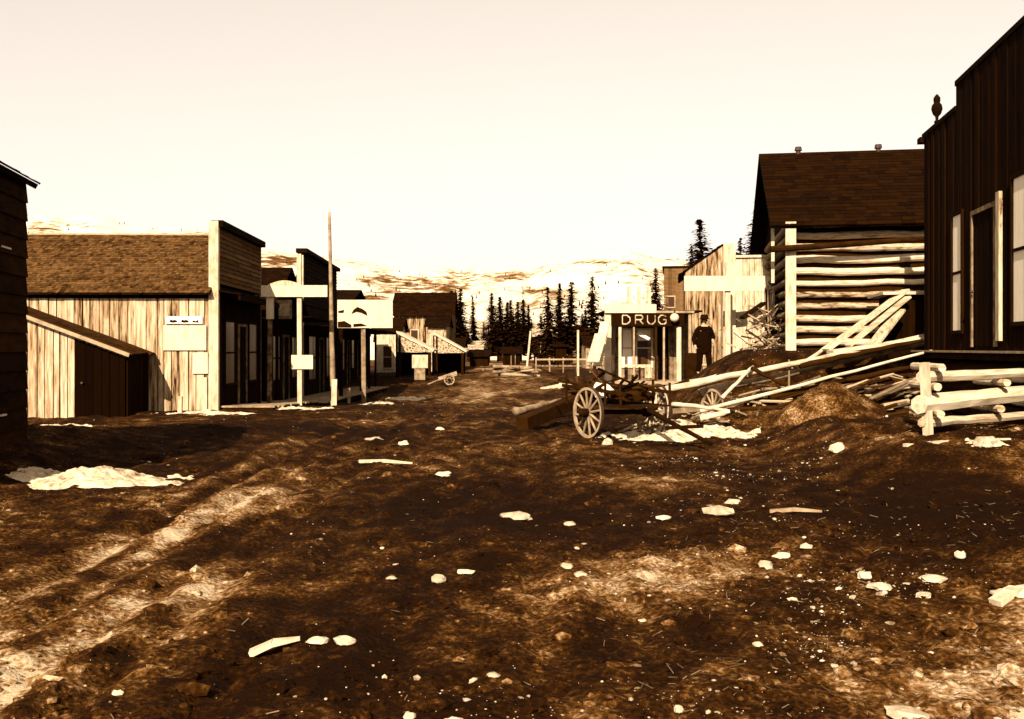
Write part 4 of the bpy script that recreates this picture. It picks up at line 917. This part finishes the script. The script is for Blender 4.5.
for s_ in (-1, 1): b = len(V); V += [(s_ * .18, 0, 1.40, .085, .085), (s_ * .28, .03, 1.14, .07, .07), (s_ * (.275 if s_ < 0 else .21), -.04 if s_ < 0 else -.14, .9 if s_ < 0 else 1.09, .055, .055)]; E += [(3, b), (b, b + 1), (b + 1, b + 2)]
skin_obj('coat', M['cloth'], r, V, E)
V = [(0, 0, .93, .15, .12)]; E = []
for s_ in (-1, 1): b = len(V); V += [(s_ * .1, 0, .84, .11, .11), (s_ * .12, -.02 - (s_ > 0) * .06, .48, .085, .085), (s_ * .14, .02 - s_ * .06, .1, .07, .075)]; E += [(0, b), (b, b + 1), (b + 1, b + 2)]
skin_obj('trousers', M['cloth'], r, V, E)
for s_ in (-1, 1): skin_obj('boot', M['cloth'], r, [(s_ * .14, .03 - s_ * .06, .14, .06, .065), (s_ * .14, .04 - s_ * .06, .05, .055, .05), (s_ * .15, -.1 - s_ * .06, .04, .05, .035), (s_ * .155, -.17 - s_ * .06, .035, .035, .03)], [(0, 1), (1, 2), (2, 3)])
mb = MB(); n = 20; vs = []
for h_, rr in ((1.705, .11), (1.70, .19), (1.708, .19), (1.72, .115), (1.80, .105), (1.84, .085), (1.835, .03)): vs += [(rr * math.cos(2 * math.pi * k / n), -.03 + rr * 1.15 * math.sin(2 * math.pi * k / n), h_) for k in range(n)]
mb.add(vs, [(i * n + k, i * n + (k + 1) % n, (i + 1) * n + (k + 1) % n, (i + 1) * n + k) for i in range(6) for k in range(n)] + [tuple(range(n))[::-1], tuple(range(6 * n, 7 * n))], .4); mb.build('hat', M['cloth'], r, smooth=True)
mb = MB(); mb.tube((0, .01, 1.60), (0, -.015, 1.71), .075, .085, 12, .2); mb.build('hair', M['cloth'], r)

# ------------------------------------------------------------------ cart
ax = Vector((.87, .49, 0)).normalized(); dv = Vector((.49, -.87, 0)).normalized()
w1 = Vector((X(588, 18.5), 18.5, 0)); cc = w1 + ax * .72
r = thing('two_wheeled_cart', 'two wheeled wooden cart loaded with dark bundles, its tongue resting on the snow', 'cart', (cc.x, cc.y, G(cc.x, cc.y)))
zz = .5
def LV(along, side, z): v = dv * along + ax * side; return Vector((v.x, v.y, z))
dz1 = G(w1.x, w1.y) - G(cc.x, cc.y); w2p = cc + ax * .72; dz2 = G(w2p.x, w2p.y) - G(cc.x, cc.y)
wheel(r, LV(0, -.72, .48 + dz1), ax, .48, wd=.045, th=.05); wheel(r, LV(0, .72, .48 + dz2), ax, .48, wd=.045, th=.05)
mb = MB(); mb.tube(LV(0, -.8, .49 + dz1), LV(0, .8, .49 + dz2), .045, .045, 8, .4); mb.build('axle', M['darkwood'], r)
mb = MB()
for k in range(5): mb.beam(LV(-1.05, -.42 + .21 * k, .64), LV(.85, -.42 + .21 * k + random.uniform(-.03, .03), .62), .16, .035, random.random())
bed = mb.build('bed', M['darkwood'], r)
for s_ in (-1, 1):
    mb = MB(); mb.beam(LV(-1.15, s_ * .55, .95), LV(.95, s_ * .56, .86), .04, .06, .7)
    for a in (-1.0, -.35, .3, .8): mb.beam(LV(a, s_ * .55, .6), LV(a + random.uniform(-.05, .05), s_ * .56, 1.12 - .1 * a), .045, .04, .6)
    mb.build('side_rail', M['darkwood'], r)
mb = MB(); mb.tube(LV(.9, 0, .55), LV(2.6, 0, .08), .05, .035, 8, .3, seg=4, wob=.005); mb.build('tongue', M['darkwood'], r)
mb = MB(); mb.beam(LV(1.9, -.4, .32), LV(1.9, .4, .32), .06, .06, .4); mb.build('crossbar', M['darkwood'], r)
def blob(name, m_, loc, sx, sy, sz, seed, label=None, cat=None, group=None, kind=None, sub=3, amp=.25, fq=1.6, flat=True, rot=0):
    bm = bmesh.new(); bmesh.ops.create_icosphere(bm, subdivisions=sub, radius=1)
    for v in bm.verts:
        c = v.co; n1 = float(fbm(c.x * fq + seed * 3.1, c.y * fq + c.z * fq * 1.3 + seed, seed, 3)); v.co = c * (1 + amp * 1.6 * n1)
        if flat and v.co.z < -.25: v.co.z = -.25
    vs = [(v.co.x * sx, v.co.y * sy, v.co.z * sz) for v in bm.verts]
    mb = MB(); mb.add(vs, [tuple(q.index for q in f.verts) for f in bm.faces], random.uniform(.5, 1)); bm.free()
    o = mb.build(name, M[m_], loc=loc, smooth=(m_ != 'rock')); o.rotation_euler = (0, 0, rot)
    if label: tag(o, label, cat, group, kind)
    return o
base = Vector((cc.x, cc.y, G(cc.x, cc.y)))
blob('bundle', 'sacking', base + LV(-.65, -.1, .76), .42, .4, .22, 3, 'large dark bundle at the back of the cart load', 'bundle', 'bundles on the cart', amp=.45, fq=2.6)
blob('bundle', 'darkwood', base + LV(.2, .12, .75), .36, .36, .22, 4, 'dark bundle at the tongue end of the cart load', 'bundle', 'bundles on the cart', amp=.45, fq=2.6)
blob('bundle', 'canvas', base + LV(-.1, -.32, .80), .2, .15, .2, 6, 'small pale bundle on the cart load above the near wheel', 'bundle', 'bundles on the cart', amp=.5, fq=2.4)
random.seed(44)
mb = MB()
for k in range(46):
    p = LV(random.uniform(-1.2, .5), random.uniform(-.45, .45), random.uniform(.72, .98)); e = LV(random.uniform(.3, .95) * random.choice((-1, 1)), random.uniform(-.35, .35), random.uniform(-.05, .35))
    mb.tube(p, p + e, random.uniform(.012, .035), None, 6, random.random() ** 2)
tag(mb.build('firewood', M['brushdark'], loc=base), 'tangled dark sticks and firewood heaped on the two wheeled cart', 'firewood', kind='stuff')
mb = MB(); 
for k in range(16):
    x = random.uniform(1.9, 3.3); y = random.uniform(18.9, 20.6); z = G(x, y) + .02; a = random.uniform(-.5, .9); ln = random.uniform(.4, 1.3)
    mb.tube((x, y, z), (x + ln * math.cos(a), y + ln * math.sin(a), z + random.uniform(.02, .3)), random.uniform(.015, .04), None, 6, random.random())
tag(mb.build('scattered_sticks', M['brush']), 'sticks strewn on the ground between the cart and the pole heap', 'sticks', kind='stuff')
lying('timber', 'heavy dark squared timber lying on the ground left of the cart wheel', 'timber', (522, 424, 20.5), (578, 400, 22.5), wd=.28, th=.26, m='darkwood', tone=.8)
lying('timber', 'lighter timber lying behind the dark squared one left of the cart', 'timber', (515, 412, 22.5), (575, 398, 25), rad=.09, m='greywood', tone=.5)
# second vehicle: broken wheel and frame with snow behind the cart
r = thing('wagon_running_gear', 'wagon running gear with one upright spoked wheel half buried in the pole heap', 'wagon', (X(662, 21.2), 21.2, G(X(662, 21.2), 21.2)))
wheel(r, (-.12, -.1, .46), (.85, .4, 0), .5, 'log'); 
mb = MB(); mb.tube((0, 0, .42), (1.2, .55, .42), .05, .05, 8, .4); mb.build('axle', M['darkwood'], r)
mb = MB(); mb.beam((1.15, .1, .45), (-.4, -.5, .35), .09, .1, .5) ; mb.build('frame_beam', M['greywood'], r)
wheel(r, (1.2, .55, .40), (.85, .4, 0), .44, 'greywood')

# ------------------------------------------------------------------ pole heap
PG = 'poles in the heap below the log house'
lying('pole', 'uppermost long pale pole crossing the heap below the log house', 'pole', (666, 389, 21.5), (926, 336, 22.9), rad=.075, m='log', tone=.8, group=PG)
lying('pole', 'second long pole just beneath the uppermost one on the heap', 'pole', (700, 392, 22.0), (930, 343, 23.2), rad=.09, m='greywood', tone=.5, group=PG)
lying('pole', 'long thin bright pole reaching from the snow slab to the tall dark building', 'pole', (700, 411, 20.6), (932, 351, 21.2), rad=.045, m='log', tone=1, group=PG)
lying('pole', 'short steep pole bracing the long thin one', 'pole', (722, 398, 21), (753, 366, 21.8), rad=.045, m='log', tone=.9, group=PG)
lying('pole', 'short dark pole crossing the bracing pole', 'pole', (752, 368, 21.6), (786, 386, 21.0), rad=.05, m='darkwood', tone=.9, group=PG)
lying('pole', 'pale stout pole near the man with its end toward the drug store', 'pole', (690, 383, 25), (832, 357, 24.6), rad=.09, m='log', tone=.7, group=PG)
lying('pole', 'curved looking bright pole lying low over the snow slab', 'pole', (672, 404, 20.5), (727, 410, 19.8), rad=.05, m='log', tone=.9, group=PG)
lying('pole', 'stubby bright log end at the right of the snow slab', 'pole', (700, 418, 19.8), (730, 412, 19.7), rad=.07, m='log', tone=1, group=PG)
lying('pole', 'dark pole lying across the upper right of the heap', 'pole', (800, 366, 22.2), (922, 340, 22.4), rad=.07, m='darkwood', tone=.8, group=PG)
lying('pole', 'brown pole low in the shaded hollow beside the cribbing', 'pole', (770, 398, 20.8), (915, 366, 21.9), rad=.08, m='darkwood', tone=1, group=PG)
lying('pole', 'pale pole leaning from the heap up to the log house corner', 'pole', (805, 362, 23.2), (862, 322, 24.6), rad=.05, m='log', tone=.8, group=PG)
lying('plank', 'wide rough slab lying on top of the pole heap below the cellar shed', 'plank', (830, 352, 22.6), (925, 338, 22.8), wd=.4, th=.07, m='plank_h', tone=.9)
mb = MB(); random.seed(21)
for k in range(230):        # brushwood: twigs and chips through the heap
    pxk = random.uniform(660, 930); yk = random.uniform(20.2, 23.2); x = X(pxk, yk); z = G(x, yk) + random.uniform(.0, .5) * math.exp(-((yk - 21.8) / .9) ** 2) * min(1, max(0, (pxk - 650) / 120))
    a = random.uniform(0, 6.28); ln = random.uniform(.12, .55); e = Vector((math.cos(a), math.sin(a) * .6, random.uniform(-.25, .35))) * ln
    mb.tube((x, yk, z), Vector((x, yk, z)) + e, random.uniform(.008, .028), None, 5, random.random())
for k in range(340):
    pxk = random.uniform(680, 930); yk = random.uniform(20.6, 22.8); x = X(pxk, yk); z = G(x, yk) + random.uniform(.0, .75) * math.exp(-((yk - 21.8) / .9) ** 2) * min(1, max(0, (pxk - 650) / 120))
    a = random.gauss(.15, .5); ln = random.uniform(.5, 1.8); e = Vector((math.cos(a), math.sin(a) * .5, random.gauss(.12, .16))) * ln
    mb.tube((x, yk, z), Vector((x, yk, z)) + e, random.uniform(.02, .055), None, 6, random.random() ** 3)
tag(mb.build('brushwood', M['brush']), 'loose twigs and chips strewn through the pole heap', 'brushwood', kind='stuff')
mb = MB()
for k in range(200):        # brush beside log house corner
    pxk = random.gauss(768, 13); yk = random.uniform(27, 30.5); x = X(pxk, yk); z = G(x, yk) + abs(random.gauss(0, .55)) 
    a = random.uniform(0, 6.28); ln = random.uniform(.15, .6); e = Vector((math.cos(a), math.sin(a) * .6, random.uniform(-.4, .9))) * ln
    mb.tube((x, yk, z), Vector((x, yk, z)) + e, random.uniform(.01, .03), None, 5, random.random())
tag(mb.build('brush_tangle', M['brush']), 'tangle of brush and sticks at the foot of the log house corner', 'brushwood', kind='stuff')
lying('plank', 'dark board slanting across the foot of the pale false front', 'plank', (742, 318, 30), (764, 303, 30.3), wd=.25, th=.08, m='darkwood', tone=.3)
lying('post', 'stout pale stump post leaning beside the brush tangle', 'post', (752, 362, 29.0), (749, 318, 29.2), rad=.13, m='log', tone=.6)

# ------------------------------------------------------------------ snow
def snow_heap(label, px, py_, wpx, Y, h, dep, seed, name='snow_heap', m_='snow', n=120, cat='snow'):
    x = X(px, Y); hw = X(512 + wpx / 2, Y); 
    u = np.linspace(-1, 1, n); A, B = np.meshgrid(u, u)
    rad = np.sqrt(A ** 2 + B ** 2) * (1 + .45 * fbm(A * 2.2 + seed, B * 2.2, seed, 4) * 1.3)
    gx0 = x + A * hw; gy0 = Y + B * dep
    hh = h * np.clip(1 - rad, 0, 1) ** .9 * (1 + 1.2 * fbm(A * 4, B * 4 + seed, seed + 5, 4)) + .045 * fbm(gx0 * 3, gy0 * 3, seed, 4) * (rad < 1) - .12 * ss(.75, 1.0, rad) - .02
    gx = x + A * hw; gy = Y + B * dep
    zz = ground(gx, gy) + rough(gx, gy) + hh
    o = grid_obj(name, gx - x, gy - Y, zz, np.clip(.75 + .5 * fbm(A * 6, B * 6, seed, 3), 0, 1), M[m_])
    o.location = (x, Y, 0); del o['kind']; return tag(o, label, cat)
snow_heap('large patch of old snow on the left side of the muddy street', 96, 470, 180, 12.7, .13, .95, 3)
snow_heap('flat slab of snow under the cart tongue', 672, 430, 165, 19.3, .2, 1.25, 9)
snow_heap('thin strip of snow along the foot of the plank store wall', 208, 415, 110, 25.6, .07, .45, 14)
snow_heap('small patch of snow in front of the dark stores near the tall pole', 292, 411, 80, 27.2, .06, .6, 17)
snow_heap('strip of snow below the winged signboard', 380, 398, 50, 34.5, .1, .8, 19)
snow_heap('patch of snow beside the cribbing of the dark building', 988, 437, 60, 12.9, .07, .3, 23)
snow_heap('snow patch before the first snowy porch', 405, 392, 44, 43, .12, 1.2, 27)
snow_heap('small bright snow patch left of the cart wheel in the far street', 560, 385, 40, 52, .1, 1.6, 31)
snow_heap('thin old snow on the ground at the foot of the lean-to shed', 60, 424, 70, 22.4, .05, .35, 35)

# ------------------------------------------------------------------ rocks (notable ones one by one)
RK = [(838, 462, 17, 1.15, 'upright pale boulder in front of the dirt mound'), (718, 506, 34, .5, 'flat white stone in the middle of the street right of centre'), (516, 511, 30, .55, 'flat jagged white stone in the street below the cart'),
      (734, 500, 18, .5, 'small stone touching the flat white one right of centre'), (569, 522, 12, .6, 'small pale stone right of the jagged white one'), (766, 562, 18, .8, 'roundish white stone, leftmost of the three on the light dirt band'),
      (783, 553, 20, .5, 'oval white stone, middle one of the three on the light dirt band'), (806, 546, 13, .8, 'round white stone, rightmost of the three on the light dirt band'),
      (439, 575, 15, 1.0, 'pointed white stone in the dark mud left of centre'), (466, 569, 17, .5, 'thin pale chip right of the pointed white stone'), (567, 563, 14, .9, 'round pale stone at the left end of the light dirt band'), (580, 571, 18, .5, 'flat pale stone touching the round one at the light dirt band'),
      (391, 576, 12, .5, 'small flat stone left of the pointed white stone'), (345, 637, 22, .6, 'blocky white stone right of the white chips in the left foreground'), (318, 637, 22, .5, 'slanting white slab between the long chip and the blocky stone'),
      (409, 711, 15, 1.0, 'round white stone at the bottom edge of the picture'), (452, 717, 26, .8, 'white stone cut by the bottom edge of the picture left of centre'), (679, 706, 12, 1.0, 'small pointed stone near the bottom edge right of centre'),
      (906, 711, 42, .3, 'wide flat white slab at the bottom edge on the right'), (1018, 584, 30, .8, 'white block at the right edge of the picture'), (984, 436, 26, .7, 'lumpy pale rock on the snow beside the cribbing'),
      (986, 468, 12, .9, 'small round stone between the cribbing and the right edge'), (443, 472, 16, .5, 'flat pale stone left of centre in the middle distance'), (440, 428, 9, .7, 'tiny white stone at the far left side of the mud'),
      (374, 437, 18, .4, 'narrow white chip on the mud beyond the stick'), (404, 445, 10, .9, 'small upright stone beside the narrow white chip'), (664, 516, 14, .5, 'small flat stone left of the flat white stone right of centre'),
      (608, 440, 13, .9, 'pale stone at the foot of the cart wheel'), (594, 434, 8, .6, 'tiny stone right of the cart wheel'), (880, 588, 24, .5, 'pale stone on the right in the rubble near the bright ground'),
      (865, 572, 18, .8, 'upright pale stone left in the right hand rubble'), (935, 575, 28, .5, 'largest flat stone in the right hand rubble'), (925, 592, 20, .6, 'stone just below the largest flat one in the right hand rubble'),
      (118, 690, 12, .9, 'small pale stone in the lower left corner'), (493, 674, 14, .6, 'pale stone in the dark foreground mud below centre'), (643, 615, 10, .5, 'small white chip below the light dirt band'),
      (758, 638, 12, .6, 'small pale stone in the foreground between centre and bright ground'), (961, 545, 12, 1.2, 'small pointed rock standing at the right in dark mud'), (1000, 598, 20, .5, 'flat stone left of the white block at the right edge'), (357, 577, 7, 1, 'tiny pale stone in dark mud left of the small flat stone')]
for k, (px, py, wp, asp, lab) in enumerate(RK):
    Y = 1000 * EYE / (py + wp * asp * .3 - HOR)
    for _ in range(12):
        x = X(px, Y); Y = 1000 * (EYE - G(x, Y)) / (py + wp * asp * .4 - HOR)
    s_ = wp * Y / 2000 / 1.0
    blob('rock', 'rock', (X(px, Y), Y, G(X(px, Y), Y) + s_ * asp * .08), s_, s_ * .8, s_ * asp * .8, k + 40, lab, 'rock', 'pale rocks on the muddy street', sub=2, amp=.38, fq=1.5, rot=random.uniform(-.3, .3))
def on_ground(px, py):
    Y = 1000 * EYE / (py - HOR)
    for _ in range(14): Y = .5 * Y + .5 * 1000 * (EYE - G(X(px, Y), Y)) / (py - HOR)
    return X(px, Y), Y, G(X(px, Y), Y)
def chip(label, a, b, wd, th=.03, m='pale', tone=.9, name='wood_chip', cat='wood'):
    p = Vector(on_ground(*a)); q = Vector(on_ground(*b)); p.z += th * .5; q.z += th * .7; mb = MB(); mid = p.lerp(q, .45) + Vector((0, 0, .02))
    mb.beam((0, 0, 0), mid - p, wd, th, tone, taper=.9); mb.beam(mid - p + Vector((0, 0, .001)), q - p, wd * .9, th, tone, taper=.5)
    return tag(mb.build(name, M[m], loc=p), label, cat)
chip('long pointed white wood chip in the left foreground', (250, 656), (300, 642), .085)
chip('thin straight stick lying on the mud in the middle distance', (360, 463), (412, 466), .05, .05, m='pale', name='stick', cat='stick')
chip('dark stick lying right of the flat white stone', (770, 512), (822, 514), .05, .04, m='greywood', name='stick', cat='stick', tone=.6)
chip('pale board end sticking out of the mud at the right edge', (995, 606), (1030, 590), .09, .04)
chip('short board lying in front of the cribbing', (905, 447), (1010, 441), .09, .04, m='plank_h')

# gravel (stuff)
random.seed(99)
bm = bmesh.new(); bmesh.ops.create_icosphere(bm, subdivisions=1, radius=1); iv = [v.co.copy() for v in bm.verts]; iF = [tuple(q.index for q in f.verts) for f in bm.faces]; bm.free()
iva = np.array([tuple(v) for v in iv]); nv = len(iv)
N_ = 42000
Yg = np.exp(rng.uniform(np.log(3.9), np.log(34), N_)); pxg = rng.uniform(-60, 1090, N_); xg = (pxg - 512) * Yg / F
pyg = HOR + 1000 * EYE / Yg
dens = .07 + .9 * ell(pxg, pyg, 960, 660, 170, 90) + .6 * ell(pxg, pyg, 900, 590, 130, 40) + 2.6 * ell(pxg, pyg, 750, 445, 90, 30) + .3 * ell(pxg, pyg, 800, 500, 120, 60) + .3 * ell(pxg, pyg, 640, 570, 140, 40) + .25 * ell(pxg, pyg, 560, 680, 250, 40) + .2 * ell(pxg, pyg, 350, 415, 120, 12)
dens = dens * np.clip(.25 + 3.2 * fbm(xg * 1.1, Yg * 1.1, 60, 4), .08, 2.5) * .75; keep = rng.random(N_) < dens
xg, Yg, pyg = xg[keep], Yg[keep], pyg[keep]; k = len(xg)
sz = np.minimum(.003 + rng.pareto(2.3, k) * .0042, .024) * (1 + .02 * np.clip(Yg - 8, 0, 20))
zg = ground(xg, Yg) + rough(xg, Yg)
vv = iva[None] * (1 + .35 * (rng.random((k, nv, 1)) - .5)) * (sz[:, None, None] * np.stack([rng.uniform(.8, 1.7, k), rng.uniform(.7, 1.1, k), rng.uniform(.35, .8, k)], 1)[:, None, :])
an = rng.uniform(0, 3.14, k); c_, s_ = np.cos(an)[:, None], np.sin(an)[:, None]
xx = vv[..., 0] * c_ - vv[..., 1] * s_; yy = vv[..., 0] * s_ + vv[..., 1] * c_
vv = np.stack([xx + xg[:, None], yy + Yg[:, None], vv[..., 2] + (zg + sz * .15)[:, None]], 2).reshape(-1, 3)
fsz = (np.array(iF)[None] + (np.arange(k) * nv)[:, None, None]).reshape(-1, 3)
me = bpy.data.meshes.new('gravel'); me.from_pydata(vv.tolist(), [], fsz.tolist()); me.materials.append(M['rock'])
at = me.attributes.new('tone', 'FLOAT', 'POINT'); at.data.foreach_set('value', np.repeat(rng.uniform(0, 1, k) ** 1.6, nv))
o = bpy.data.objects.new('gravel', me); C.objects.link(o); tag(o, 'pale stones and grit strewn over the muddy ground', 'gravel', kind='stuff')
N_ = 9000
Yg = np.exp(rng.uniform(np.log(3.9), np.log(26), N_)); pxg = rng.uniform(-60, 1090, N_); xg = (pxg - 512) * Yg / F
keep = fbm(xg * .9, Yg * .9, 160, 4) + rng.random(N_) * .5 > .12; xg, Yg = xg[keep], Yg[keep]; k = len(xg)
sz = np.minimum(.010 + rng.pareto(2.2, k) * .011, .07); zg = ground(xg, Yg) + rough(xg, Yg)
vv = iva[None] * (1 + .7 * (rng.random((k, nv, 1)) - .5)) * (sz[:, None, None] * np.stack([rng.uniform(.8, 1.6, k), rng.uniform(.7, 1.2, k), rng.uniform(.4, .8, k)], 1)[:, None, :])
vv = np.stack([vv[..., 0] + xg[:, None], vv[..., 1] + Yg[:, None], vv[..., 2] + zg[:, None]], 2).reshape(-1, 3)
fsz = (np.array(iF)[None] + (np.arange(k) * nv)[:, None, None]).reshape(-1, 3)
me = bpy.data.meshes.new('mud_clods'); me.from_pydata(vv.tolist(), [], fsz.tolist()); me.materials.append(M['ground'])
at = me.attributes.new('tone', 'FLOAT', 'POINT'); at.data.foreach_set('value', np.repeat(np.clip(dry_shade_map(xg, Yg) + rng.uniform(-.1, .25, k), 0, .75), nv))
o = bpy.data.objects.new('mud_clods', me); C.objects.link(o); tag(o, 'small lumps of mud broken out of the street surface', 'mud clods', kind='stuff')
# straw
mb = MB()
for q in range(1500):
    Y = math.exp(random.uniform(math.log(3.9), math.log(16))); px = random.uniform(-20, 1045); x = X(px, Y)
    if random.random() > .12 + .88 * (px > 640): continue
    z = G(x, Y); a = random.uniform(0, 6.28); ln = random.uniform(.02, .09)
    mb.beam((x, Y, z + .004), (x + ln * math.cos(a), Y + ln * math.sin(a), z + random.uniform(.0, .03)), random.uniform(.002, .006), .004, random.uniform(0, .6) ** 1.3)
tag(mb.build('straw_litter', M['brush']), 'bits of straw and splinters trodden into the mud', 'litter', kind='stuff')
